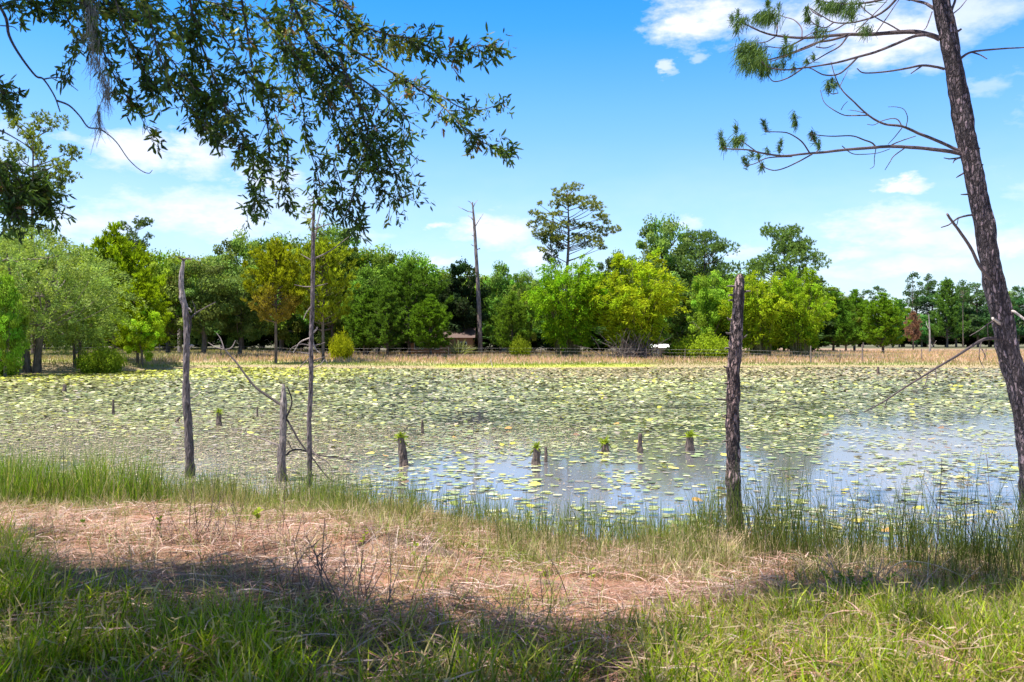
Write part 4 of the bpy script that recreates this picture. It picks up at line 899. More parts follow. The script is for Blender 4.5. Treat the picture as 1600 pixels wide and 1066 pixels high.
for py in (448, 456, 462, 470, 500, 522, 528, 545, 600, 625, 690, 650, 575):
    sx = -1 if gg.random() < .55 else 1; cx = np.interp(py, [432, 480, 560, 640, 760, 830], [1156, 1153, 1147, 1145, 1147, 1149]); L = gg.uniform(4, 9) if py != 625 else 18
    stubs.append(([(cx + sx * 8, py), (cx + sx * (11 + L * .4), py - 1), (cx + sx * (10 + L), py - gg.uniform(-2, 5))], 4, 1.5, -.1, GREY))
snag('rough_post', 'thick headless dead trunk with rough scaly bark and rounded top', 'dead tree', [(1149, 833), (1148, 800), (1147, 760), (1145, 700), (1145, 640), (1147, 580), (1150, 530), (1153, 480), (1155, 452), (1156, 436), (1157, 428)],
     [29, 26.5, 26, 24, 23.5, 23, 21.5, 21, 19, 15, 7], M_bark, [(.13, .105, .10), (.19, .15, .145), (.24, .17, .16), (.22, .18, .175), (.30, .24, .23)], stubs, rough=.34, sides=40, sub=220)

def stump(px, py, hpx, wpx, plant, label, lean=0):
    o, d = base_on_water(px, py); k = d / F; root = thing('stump', label, 'stump', o); h = hpx * k; r = wpx * k / 2; b = Buf()
    b.tube([(o[0], o[1], -.3), (o[0], o[1], 0), (o[0] + lean * h * .4, o[1], h * .5), (o[0] + lean * h, o[1], h * .93), (o[0] + lean * h, o[1], h)], [r * 1.3, r * 1.15, r * .9, r * .75, r * .3 if not plant else r * .7], (.13, .10, .085), 14, rough=.4, seed=px, sub=26)
    b.build('trunk', M_dead, root, o)
    if plant:
        g = np.random.default_rng(px); n = 60; b = Buf(); D = unit(g.normal(0, .6, (n, 3)) + [0, 0, .9]); c = np.array([.24, .30, .03]) * g.uniform(.6, 1.3, (n, 1)); P = np.tile((o[0] + lean * h, o[1], h * .97), (n, 1)) + g.normal(0, .03, (n, 3))
        b.strips(P, D, unit(np.cross(D, rdir(n, g))), g.uniform(.08, .24, n) * (1.0 if plant == 1 else 1.4), .03, np.array([[0, 0, -.3]]).repeat(n, 0), (.4, 1, .8, .1), c); b.build('seedling', M_grass, root, o)
stump(630, 728, 44, 14, 1, 'tallest dark stump in the pond with a yellow seedling on its top', -.08)
stump(342, 666, 21, 9, 1, 'small dark stump with a sprig, between the two left snags')
stump(177, 648, 24, 4, 0, 'thin dark stake-like stump far left among the lily pads')
stump(101, 614, 13, 7, 0, 'tiny pointed stump, farthest left in the pond')
stump(660, 678, 22, 5, 0, 'narrow brown stump behind the tall seedling stump')
stump(838, 727, 26, 14, 1, 'short thick stump with a sprig beside a thin one')
stump(853, 722, 24, 5, 0, 'thin upright stump close to the right of a thick one')
stump(946, 706, 13, 12, 2, 'low cone-shaped stump with tall yellow-green sprout')
stump(1000, 707, 30, 8, 0, 'bare pointed stump between the two sprouting ones')
stump(1078, 704, 22, 13, 2, 'dark stump with a bushy green sprout left of the rough post')
stump(1372, 585, 12, 4, 0, 'distant little stump far out on the right of the pond')
stump(402, 652, 17, 3, 0, 'very thin dark stick stump left of the broken trunk')
stump(276, 660, 8, 5, 0, 'small low stump just left of the bleached snag', .5)
stump(358, 583, 5, 5, 0, 'tiny dark stump near the far left shore')

# ------------------------------------------------------------ leaning pine at the right
def leaning_pine():
    Z3 = lambda L: [(1100 + a / 3.2, b_ / 3.2) for a, b_ in L]
    pts = [(1614, 792), (1612, 740), (1607, 690), (1600, 650), (1590, 600), (1579, 560), (1568, 510), (1557, 460), (1547, 410), (1537, 350), (1527, 295), (1515, 240), (1504, 180), (1493, 120), (1482, 60), (1470, 0), (1460, -60), (1448, -130), (1436, -220), (1428, -300)]
    wid = [42, 39, 37, 36, 36, 35, 34, 33, 32, 31, 31, 30, 30, 29, 28, 26, 24, 22, 15, 5]
    B = []
    def L(z, r0, r1, dep=None): B.append((Z3(z), r0, r1, dep if dep is not None else float(gp.normal(0, .8)), (.105, .08, .09)))
    gp = np.random.default_rng(2)
    L([(1180, 195), (1130, 175), (1060, 160), (960, 162), (840, 172), (730, 172), (620, 180), (500, 190), (370, 180), (290, 160), (215, 125), (180, 110)], 8.5, 1.8, .6)
    L([(362, 178), (365, 130), (340, 90), (330, 60)], 2.5, 1.2, .5); L([(490, 187), (487, 140), (450, 100), (400, 85), (370, 70)], 2.2, 1.2, .9); L([(355, 185), (310, 210), (260, 215)], 2.2, 1.2, .4)
    L([(730, 174), (640, 200), (560, 215), (450, 260), (360, 290), (290, 300), (240, 270)], 4, 1.5, .2); L([(500, 192), (430, 230), (380, 240), (300, 230)], 3, 1.2, .6); L([(620, 185), (540, 230), (440, 270), (330, 310)], 2.8, 1.2, -.2)
    L([(1150, 175), (1060, 180), (960, 220), (860, 260), (770, 285), (680, 310), (600, 325), (500, 340), (400, 350), (320, 335), (290, 310)], 5, 1.4, -.6)
    L([(770, 285), (720, 335), (670, 372), (600, 375), (540, 345), (500, 335)], 3.2, 1.3, -.6); L([(490, 345), (420, 390), (350, 408), (315, 370)], 2.6, 1.2, -.4); L([(720, 178), (680, 230), (620, 265), (560, 300), (480, 345)], 3, 1.2, -.3); L([(560, 235), (610, 240), (660, 220)], 2.2, 1.2)
    L([(1200, 345), (1160, 335), (1090, 328), (1000, 345), (900, 360), (800, 365), (765, 343)], 4.5, 1.5, -.5); L([(1090, 330), (1060, 350), (1035, 368)], 2.6, 1.5, -.2)
    L([(1265, 310), (1300, 280), (1340, 260), (1420, 250), (1520, 242), (1600, 238), (1680, 225)], 4.5, 1.5, .7); L([(1340, 262), (1380, 275), (1415, 295)], 2.5, 1.5)
    L([(1175, 60), (1130, 30), (1100, 15), (1040, 0), (960, -20)], 6, 3, .5); L([(975, -20), (920, 40), (860, 80), (800, 100), (730, 115), (650, 112), (590, 80), (530, 40)], 4, 1.4, .5); L([(980, 155), (930, 125), (880, 100), (810, 55), (760, -10)], 2.6, 1.4, .3)
    L([(1030, 0), (960, -15), (860, 5), (760, 20), (650, 15), (580, 5), (500, -20)], 4, 1.6, 1); L([(720, 110), (640, 155), (560, 160), (500, 185)], 2.4, 1.2); L([(590, 85), (545, 60), (520, 30)], 2.4, 1.2, .2); L([(650, 112), (600, 140), (540, 110), (515, 60)], 2.4, 1.2, .2)
    L([(860, 165), (920, 80), (960, 20), (990, -20)], 2, 1.2, .5); L([(760, 160), (830, 90), (900, 20), (930, -20)], 2, 1.2, .4); L([(1140, 60), (1115, 130), (1100, 150)], 2, 1.2)
    L([(1218, 110), (1235, 60), (1250, 20), (1262, -20)], 5, 3.5, .3); L([(1225, 160), (1240, 120), (1250, 100)], 6, 4, -.2); L([(1240, 180), (1265, 160), (1288, 145)], 5, 3, -.1); L([(1230, 80), (1280, 40), (1320, -10)], 2.2, 1.4)
    L([(1285, 770), (1230, 758), (1150, 748), (1050, 738), (930, 733), (830, 740), (700, 750), (600, 762), (500, 770), (400, 780), (300, 768), (220, 750), (120, 745), (100, 735)], 6.5, 1.5, -1.0)
    L([(270, 765), (230, 735), (180, 700)], 2.2, 1.2, -.2); L([(530, 768), (490, 710), (440, 675), (400, 662), (320, 658), (302, 645)], 2.4, 1.2, -.6); L([(860, 738), (840, 715), (800, 700), (740, 680), (640, 682), (560, 675), (535, 665)], 2.8, 1.2, -.4)
    L([(540, 772), (470, 810), (400, 842), (345, 852), (290, 830), (275, 800)], 2.4, 1.2, -.7); L([(440, 783), (320, 790), (250, 820), (200, 830)], 2.2, 1.2, -.5); L([(920, 735), (960, 715), (1000, 700), (1060, 680)], 2.2, 1.3, -.3); L([(1005, 740), (950, 780), (930, 810), (905, 850)], 2.0, 1, -.3)
    L([(860, 740), (852, 790), (850, 830), (830, 845)], 1.4, .8, -.2); L([(690, 730), (740, 768), (800, 772), (870, 765), (930, 745)], 1.6, 1, -.3); L([(560, 762), (580, 735), (545, 700), (535, 670)], 1.8, 1.2, -.5)
    L([(1285, 760), (1180, 710), (1080, 670), (990, 632), (900, 620), (820, 575), (750, 510), (690, 450), (655, 380), (635, 310)], 5.5, 1.2, .5); L([(820, 577), (760, 578), (700, 576), (640, 545), (600, 510), (582, 450)], 2.2, 1, .4)
    L([(990, 632), (970, 600), (940, 593), (890, 605), (850, 625), (815, 622)], 2, .9, .2); L([(1010, 635), (1018, 590), (1000, 548), (960, 535), (920, 535)], 1.5, .8, .2); L([(690, 450), (670, 420), (640, 400)], 2, 1.2, .3); L([(670, 465), (640, 470), (610, 450)], 1.8, 1.2, .3); L([(800, 565), (760, 555), (720, 550)], 1.5, .8)
    L([(680, 430), (700, 390), (720, 350)], 1.4, .8, .3); L([(990, 640), (950, 690), (920, 722)], 1.6, 1, .1); L([(685, 550), (700, 525), (718, 508)], 1.3, .8)
    Z8 = lambda L_: [(1300 + a / 3.807, 320 + b_ / 3.807) for a, b_ in L_]
    def K(z, r0, r1, dep=-.3, c=(.13, .10, .105)): B.append((Z8(z), r0, r1, dep, c))
    K([(985, 490), (950, 450), (880, 370), (830, 265), (760, 160), (715, 100), (685, 55)], 6, 3.5, -.6); K([(850, 60), (800, 66), (750, 80), (715, 105), (690, 122), (650, 135)], 3.5, 1.6, -.5); K([(715, 100), (740, 120), (752, 80)], 2, 1.2, -.1)
    K([(1030, 660), (1055, 645), (1080, 635), (1142, 680), (1230, 740)], 5, 3, -.3, (.55, .5, .48)); K([(1015, 725), (990, 700), (955, 675)], 5, 4, -.35, (.45, .4, .38)); K([(960, 690), (920, 715), (880, 745), (820, 780)], 2, 1, -.6)
    B.append(([(1566, 529), (1545, 529), (1533, 532), (1515, 543), (1492, 558), (1463, 575), (1442, 588), (1410, 608), (1380, 628), (1350, 644)], 5.5, 1.8, -.9, (.085, .065, .07)))
    for q in ([(1440, 590), (1432, 581), (1418, 580), (1421, 578)], [(1534, 533), (1530, 550), (1531, 563), (1538, 576)], [(1534, 545), (1539, 556), (1536, 562)], [(1461, 577), (1463, 590), (1460, 602)], [(1450, 584), (1446, 600), (1440, 610)], [(1388, 622), (1384, 632), (1382, 640)], [(1388, 622), (1376, 618), (1370, 612)], [(1545, 530), (1543, 515), (1544, 505)]):
        B.append((q, 1.8, .9, -.3, (.085, .065, .07)))
    for z in ([(1285, 785), (1255, 800), (1245, 815)], [(1280, 790), (1230, 795), (1200, 790)], [(1365, 745), (1378, 742), (1380, 742)], [(1385, 830), (1394, 824), (1394, 823)], [(1320, 972), (1300, 973), (1285, 973)], [(1300, 865), (1275, 880), (1262, 888)]): L(z, 3, 1.4, -.2)
    root, o, d = snag('leaning_pine', 'tall leaning pine with rough dark bark and sparse needled branches at right', 'pine tree', pts, wid, M_bark, (.165, .13, .145), B, rough=.26, sides=36, sub=240)
    # needle tufts (z coordinates of the enlarged view: x, y, size px, droop)
    tufts = [(190, 95, 26, 10), (140, 100, 18, 6), (170, 75, 16, 5), (165, 140, 20, 6), (320, 25, 20, 8), (300, 70, 30, 10), (350, 65, 30, 12), (330, 85, 26, 8), (375, 40, 14, 4), (285, 80, 24, 6),
             (215, 225, 34, 12), (250, 220, 34, 12), (240, 270, 40, 18), (280, 250, 34, 12), (270, 300, 38, 16), (215, 290, 30, 10), (230, 330, 26, 8), (300, 290, 26, 8), (310, 330, 22, 9), (290, 355, 20, 6), (200, 250, 26, 8), (320, 345, 16, 6),
             (515, 80, 14, 6), (525, 110, 16, 6), (515, 40, 14, 5), (570, 120, 20, 7), (590, 150, 22, 6), (560, 150, 20, 5), (410, 200, 18, 6), (430, 230, 22, 7), (400, 260, 18, 5), (430, 280, 18, 5), (370, 320, 22, 6), (400, 330, 20, 5), (515, 300, 10, 4), (550, 295, 12, 5), (450, 330, 16, 4),
             (600, 15, 26, 8), (640, 20, 26, 8), (690, 30, 26, 7), (735, 50, 24, 8), (740, 85, 20, 6), (660, 50, 20, 5), (620, 40, 16, 4), (570, 5, 20, 6), (820, 140, 22, 6), (800, 155, 14, 4), (700, 5, 24, 6), (760, 10, 22, 5),
             (620, 420, 12, 5), (625, 450, 16, 6), (640, 400, 12, 5), (655, 420, 12, 4), (85, 690, 18, 7), (95, 715, 18, 8), (105, 725, 16, 5), (160, 655, 16, 7), (175, 690, 24, 10), (190, 700, 20, 7), (165, 710, 18, 5), (298, 625, 12, 6), (310, 650, 14, 5), (450, 575, 12, 5), (460, 610, 14, 5),
             (385, 720, 12, 5), (380, 755, 14, 5), (318, 750, 10, 4), (540, 665, 14, 6), (555, 700, 18, 7), (575, 730, 18, 7), (275, 790, 12, 6), (290, 825, 14, 6), (200, 805, 14, 6), (215, 825, 18, 7), (240, 780, 14, 4)]
    g = np.random.default_rng(12)
    for (a, b_, s, k) in tufts:
        n = int(k * 14); px, py = 1100 + a / 3.2, b_ / 3.2; c0 = at(px, py, d + g.uniform(-.9, .9)); S = s / 3.2 / F * d
        bb = Buf(); P = c0 + g.normal(0, 1, (n, 3)) * ([.75 * S, .6 * S, .45 * S] if s > 20 else [.22 * S, .3 * S, .75 * S]); D = unit(g.normal(0, .42, (n, 3)) + (np.array([-.5, 0, -.8]) if s > 20 else np.array([-.1, 0, .75 if g.random() < .6 else -.5]))); cc = np.array([(.06, .11, .03), (.09, .15, .03), (.13, .19, .04)])[g.choice(3, n, p=[.5, .35, .15])] * g.uniform(.7, 1.3, (n, 1))
        bb.strips(P, D, unit(np.cross(D, rdir(n, g))), g.uniform(.6, 1.2, n) * (.17 if s > 20 else .10), .0085, np.array([[0, 0, -.25]]).repeat(n, 0), (1, 1, .5), cc); bb.build('needle_tuft', M_need, root, o)
    # crown above the picture
    bb = Buf(); tb = Buf()
    for i in range(26):
        a = g.random() * 6.28; r = g.uniform(.3, 2.3); z = g.uniform(9.3, 12.4); f = (z - 8.7) / 3.5; cx = (1470 - 800) / F * d - .45 * f
        r *= (1.15 - .6 * f); e = np.array([cx + math.cos(a) * r, d + math.sin(a) * r, z]); tb.tube([(cx, d, z - .5), ((cx + e[0]) / 2, (d + e[1]) / 2, z - .2), e], [.04, .025, .01], (.18, .14, .14), 5, cap=False)
        tuft_cloud(bb, g, e, (.5, .5, .3), 12, (.08, .13, .03), .22, .02, 14)
    bb.build('crown', M_need, root, o); tb.build('branch', M_twig, root, o)
leaning_pine()

# ------------------------------------------------------------ the overhanging oak
def oak():
    g = np.random.default_rng(3); o = np.array([-5.6, -1.2, float(gz(-5.6, -1.2))])
    root = thing('overhanging_oak', 'large oak whose leafy dark branches hang into the top left', 'oak tree', o)
    tb = Buf(); tk = [(-5.6, -1.2, .6), (-5.5, -1.0, 2.4), (-5.2, -.6, 4.2), (-4.8, -.1, 6.2), (-4.4, .8, 8.5)]; tb.tube(tk, [.48, .38, .34, .25, .12], (.17, .145, .125), 18, rough=.25, sub=40)
    tb.build('trunk', M_bark, root, o)
    HB = Buf()
    mains = [[(-5.2, -.6, 4.2), (-4.2, 1.2, 5.6), (-3.0, 3.4, 6.3), (-1.6, 5.4, 6.0), (-1.35, 6.0, 5.25)], [(-4.8, -.1, 6.2), (-3, 2.5, 7.6), (-.8, 5.2, 7.6), (1.6, 7.6, 7.6)], [(-5.2, -.6, 4.4), (-4.6, 2, 5.6), (-3.6, 4.4, 6.0), (-2.2, 6.2, 5.7)],
             [(-4.8, -.1, 6.2), (-5.2, 3, 7.2), (-4.6, 6.5, 7.2), (-3.4, 9.5, 7.6)], [(-3, 2.5, 7.6), (.5, 3.2, 8.2), (3.4, 5.5, 8.4)], [(-5.4, -.8, 3.6), (-5.2, 1.8, 4.6), (-4.6, 4.2, 4.7), (-3.9, 5.8, 4.2)]]
    for i, mpts in enumerate(mains):
        b = Buf(); b.tube(mpts, np.linspace(.14, .03, len(mpts)), (.13, .11, .10), 9, rough=.15, sub=24); b.build('bough', M_bark, root, o)
    # hanging boughs, in photo coordinates at 5.3 to 7 m
    P = [(5.9, 7, [(420, -60), (455, 0), (480, 50), (510, 85), (540, 130), (575, 180), (600, 230), (620, 280), (625, 315)], 62, 1.0), (5.8, 5, [(500, -30), (560, 35), (610, 55), (650, 62), (700, 90), (745, 72), (775, 75)], 34, 1.05),
         (6.2, 5, [(520, 60), (590, 100), (640, 130), (690, 165), (730, 205), (765, 228), (800, 238)], 26, .85), (6.2, 3, [(690, 150), (720, 168), (750, 172), (790, 160)], 20, .55), (5.8, 5, [(530, 90), (560, 160), (575, 220), (560, 280), (545, 330), (562, 352)], 34, .85), (6.3, 5, [(430, -20), (440, 70), (470, 150), (480, 220), (500, 290), (490, 335)], 36, .6),
         (5.6, 6, [(370, -40), (385, 40), (395, 110), (415, 180), (420, 240), (400, 300), (398, 325)], 36, .75), (5.5, 6, [(290, -40), (305, 40), (330, 110), (352, 165), (380, 215), (400, 262)], 42, 1.0), (5.3, 5, [(220, -40), (235, 30), (250, 90), (280, 150), (310, 185), (345, 210), (380, 232)], 40, .95),
         (5.3, 5, [(110, -40), (135, 10), (150, 50), (170, 100), (190, 140), (215, 175), (240, 220)], 36, .8), (5.2, 4, [(0, 10), (35, 0), (75, 10), (110, 25)], 22, 1.0), (5.5, 4, [(100, 20), (120, 60), (115, 90), (105, 120)], 22, .5), (6.0, 5, [(450, 60), (500, 130), (530, 200), (560, 240), (600, 300)], 42, .9),
         (6.0, 4, [(560, 120), (600, 150), (640, 195), (625, 240)], 34, .9), (5.6, 4, [(330, 30), (370, 90), (395, 130), (440, 150)], 36, 1.0), (5.8, 4, [(400, 20), (440, 60), (480, 110), (520, 150)], 36, 1.0), (5.3, 4, [(180, 0), (200, 60), (225, 110), (240, 150)], 32, 1.0), (5.6, 4, [(270, 20), (300, 80), (300, 140), (330, 190)], 32, 1.0),
         (6.0, 4, [(430, 180), (450, 240), (440, 290), (455, 330)], 20, .6), (6.0, 3, [(520, 250), (535, 300), (520, 335)], 20, .6), (5.6, 4, [(130, -30), (160, 0), (200, 20), (260, 30), (330, 20)], 34, 1.1), (5.8, 4, [(300, 0), (360, 10), (420, 30), (480, 20)], 36, 1.2),
         (5.5, 4, [(60, -30), (110, 0), (180, 15), (250, 5)], 30, .9), (5.9, 5, [(450, -20), (520, 20), (570, 50), (630, 70)], 34, 1.0), (5.7, 4, [(480, 60), (520, 110), (560, 200), (590, 260)], 38, .8), (5.4, 4, [(240, 60), (290, 120), (330, 160), (370, 190)], 34, .8),
         (5.2, 4, [(-60, 100), (-20, 130), (10, 150), (22, 172)], 22, 1.3), (5.6, 5, [(-90, 180), (-50, 230), (0, 255), (40, 285), (75, 315)], 44, 2.4), (5.6, 4, [(-60, 220), (-20, 270), (10, 310), (40, 340)], 42, 2.0), (5.8, 4, [(-30, 240), (0, 290), (60, 300), (90, 340)], 30, 1.2)]
    leafP, leafD, leafC = [], [], []; TW = Buf()
    def whorl(c, k, mean, colr):
        for _ in range(k):
            leafP.append(c + g.normal(0, .008, 3)); leafD.append(unit(mean * .8 + g.normal(0, .7, 3) + np.array([0, 0, -.25]))); leafC.append(colr)
    pal = [(.06, .11, .022), (.08, .14, .024), (.12, .20, .028), (.045, .08, .022)]
    for d, r0, pts, spread, dens in P:
        dep = np.array([d + g.normal(0, .12) + (i * .05) for i in range(len(pts))]); Q = np.array([at(px, py, dd) for (px, py), dd in zip(pts, dep)])
        b = Buf(); b.tube(Q, np.linspace(r0 * .75, 1.2, len(Q)) / F * d / 2, (.10, .085, .08), 6, sub=len(Q) * 4); b.build('bough', M_twig, root, o)
        seg = np.linalg.norm(np.diff(np.array(pts, float), axis=0), axis=1).sum(); nt = int(seg / 3.9 * dens)
        for i in range(nt):
            t = g.uniform(0.03, 1) * (len(pts) - 1); k = min(int(t), len(pts) - 2); f = t - k; p0 = Q[k] * (1 - f) + Q[k + 1] * f; tan = unit(Q[k + 1] - Q[k])
            taper = 1.0 - .45 * t / (len(pts) - 1)
            L = g.uniform(.2, 1) * spread * taper / F * d * 1.8; dv = unit(tan * .55 + g.normal(0, .6, 3) * [1, .9, 1] + np.array([.1, 0, -.22])); e = p0 + dv * L; mid = (p0 + e) / 2 + g.normal(0, .02, 3)
            TW.tube([p0, mid, e], [.003, .0022, .0012], (.11, .09, .08), 3, cap=False)
            cc = np.array(pal[g.integers(4)]) * g.uniform(.7, 1.35)
            if g.random() < (.06 if not (540 < 800 + F * p0[0] / p0[1] < 640 and 533 - F * (p0[2] - CH) / p0[1] < 110) else .45): cc = np.array([.25, .27, .04])  # more yellow-green leaves in one patch: sunlight painted into leaf colour
            if g.random() < .015: cc = np.array([.28, .16, .08])
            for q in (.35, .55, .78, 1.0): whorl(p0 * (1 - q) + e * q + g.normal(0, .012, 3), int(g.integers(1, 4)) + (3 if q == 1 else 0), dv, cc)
    TW.build('twig', M_twig, root, o)
    n1_ = len(leafP)
    # canopy overhead, outside the picture: it throws the shade on the foreground
    LP = np.array(leafP); LD = np.array(leafD); LC = np.array(leafC)
    def add_leaves(name, LP, LD, LC, lmin, lmax):
        n = len(LP); S = unit(np.cross(LD, rdir(n, g))); bb = Buf(); c = LC * g.uniform(.8, 1.2, (n, 1)); L = g.uniform(lmin, lmax, n)
        bb.strips(LP, LD, S, L, L * g.uniform(.22, .36, n), g.normal(0, .15, (n, 3)), (.18, .75, 1, .85, .15), c); return bb.build(name, M_oak, root, o)
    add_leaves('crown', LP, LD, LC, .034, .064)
    shade = [(250, 902, 170, 14, 2.2), (420, 925, 110, 18, 1.9), (120, 930, 140, 22, .6), (40, 880, 60, 50, .7), (150, 1010, 190, 50, .26), (400, 1010, 160, 50, .5), (640, 1010, 150, 30, .6), (860, 1020, 140, 26, .7), (560, 965, 80, 10, .5), (1010, 1010, 70, 20, .5), (1330, 925, 150, 24, 2.3), (1500, 930, 130, 30, 2.3), (1200, 945, 70, 12, 1.2),
             (600, 1120, 500, 50, .25), (100, 1120, 250, 60, .15), (1250, 1010, 110, 10, .25), (1500, 990, 110, 14, .4)]
    LP, LD, LC = [], [], []
    tot = sum(s[2] * s[3] * s[4] for s in shade); NC = 1250
    TB = Buf()
    for (su, sv, ru, rv, k) in shade:
        for i in range(max(2, int(NC * ru * rv * k / tot))):
            a = g.random() * 6.28; r = g.random() ** .5; gp_ = on_ground_fast(su + math.cos(a) * r * ru, sv + math.sin(a) * r * rv)
            h = max(4.4, 3.0 + .381 * (gp_[1] + 1.2) + .9 - gp_[2]) + g.uniform(0, 1.5); c = gp_ + SUN * (h / SUN[2])
            need = 2.8 + .385 * c[1] + .5
            if c[2] < need: c = c + SUN * ((need - c[2]) / SUN[2] * 1.3)
            m = 40; pp = c + g.normal(0, .12, (m, 3)); LP.append(pp); LD.append(unit(g.normal(0, 1, (m, 3)))); LC.append(np.tile(np.array(pal[g.integers(4)]) * g.uniform(.7, 1.3), (m, 1)))
            if i % 6 == 0: e2 = c + g.normal(0, .5, 3); TB.tube([c, (c + e2) / 2 + g.normal(0, .05, 3), e2 + np.array([0, 0, .4])], [.006, .01, .014], (.13, .11, .10), 4, cap=False)
    add_leaves('crown', np.concatenate(LP), np.concatenate(LD), np.concatenate(LC), .07, .12); TB.build('twig', M_twig, root, o)
    # bare twigs
    for pts, r0, r1, d in (([(-20, -20), (8, 25), (14, 55), (30, 85), (55, 118), (68, 124), (85, 150), (94, 175)], 5.5, 2, 5.2), ([(68, 124), (80, 122), (97, 123), (122, 142)], 2.6, 1.2, 5.2), ([(88, 157), (108, 165), (125, 182), (138, 199), (156, 202), (180, 220), (200, 248), (218, 265), (232, 271), (238, 266)], 3.2, 1, 5.2),
                           ([(-30, 190), (5, 206), (25, 217), (42, 228), (58, 243)], 2.8, 1.2, 5.2), ([(0, 40), (20, 42), (28, 48)], 2, 1, 5.2)):
        b = Buf(); b.tube([at(px, py, d + .02 * i) for i, (px, py) in enumerate(pts)], np.linspace(r0, r1, len(pts)) / F * d / 2, (.09, .075, .085), 6, sub=len(pts) * 4); b.build('bough', M_twig, root, o)
    # hanging moss
    for j, (pts, wd, n, lab) in enumerate([([(140, -30), (144, 30), (148, 75), (152, 105)], 14, 240, 'long grey beard of moss hanging through the oak leaves'), ([(160, 110), (163, 130), (164, 150)], 9, 100, 'short tuft of grey and rusty moss below the long beard'), ([(154, 162), (155, 180), (155, 200)], 4, 60, 'thin wisp of grey moss hanging lowest under the oak')]):
        b = Buf(); Q = np.array([at(px, py, 5.2) for px, py in pts])
        for i in range(n):
            t = g.random() * (len(Q) - 1.01); k = int(t); p = Q[k] * (1 - t + k) + Q[k + 1] * (t - k) + g.normal(0, 1, 3) * wd / F * 5.2 * .5 * [1, 1, .3]
            D = unit(np.array([[g.normal(0, .2), g.normal(0, .2), -1]])); b.strips([p], D, unit(np.cross(D, rdir(1, g))), g.uniform(.05, .14), .0035, g.normal(0, .3, (1, 3)), (1, 1, .8, .4), np.array([.30, .27, .27]) * g.uniform(.6, 1.2))
        tag(b.build('hanging_moss', M_straw, None, Q[0]), lab, 'moss')
def on_ground_fast(px, py):
    d = 8.0
    for _ in range(14):
        g_ = max(float(gz((px - 800) / F * d, d)), 0); d = .4 * d + .6 * (CH - g_) * F / (py - 533)
    return np.array([(px - 800) / F * d, d, g_])
oak()

# ------------------------------------------------------------ small things on the near bank
def sapling(px, py, hpx, label, c=(.30, .36, .03), nl=14, big=.05, bushy=False):
    o = on_ground_fast(px, py); k = o[1] / F; h = hpx * k; g = np.random.default_rng(px); root = thing('sapling', label, 'sapling', o)
    b = Buf(); ns = 1 if not bushy else 9; tips = []
    for i in range(ns):
        e = o + np.array([g.normal(0, .03 if ns == 1 else .16), g.normal(0, .03 if ns == 1 else .12), h * g.uniform(.8, 1)]); b.tube([o, (o + e) / 2 + g.normal(0, .01, 3), e], [.005, .004, .002], (.2, .15, .1), 5); tips.append(e)
    b.build('stem', M_twig, root, o); b = Buf(); m = nl * ns; t = g.uniform(.25, 1, m); ei = g.integers(0, ns, m); P = o + (np.array(tips)[ei] - o) * t[:, None]
    D = unit(g.normal(0, 1, (m, 3)) * [1, 1, .5] + [0, 0, .35]); cc = np.array(c) * g.uniform(.7, 1.2, (m, 1)); b.strips(P, D, unit(np.cross(D, rdir(m, g))), g.uniform(.6, 1.2, m) * big, g.uniform(.4, .6, m) * big, None, (.2, .9, 1, .2), cc); b.build('leaf_cluster', M_grass, root, o)
sapling(402, 828, 40, 'yellow-green leafy sapling in the straw below the slim dead tree', nl=26, big=.07)
sapling(565, 868, 40, 'yellow sprig with a few big leaves left of the bank centre')
sapling(648, 884, 34, 'yellow-green sprig growing from the grey straw heap')
sapling(665, 884, 18, 'very small green sprig right beside the larger straw heap sprig', (.2, .3, .03), 8, .04)
sapling(855, 912, 24, 'small yellow sprig in the middle of the pink straw', nl=8)
sapling(925, 910, 20, 'small pale sprig in the straw right of the bank centre', nl=8)
sapling(904, 828, 30, 'small bright leaf shoot at the waterline near the pond reflections', nl=6, big=.07)
sapling(1338, 945, 50, 'bushy bright green feathery weed in the right shade', (.13, .26, .02), 60, .026, True)
sapling(130, 835, 26, 'green weed at the left edge of the straw', (.15, .24, .03), 14, .05)
sapling(252, 842, 34, 'yellow-green weed among the straw on the left bank', (.28, .33, .04), 12, .05)

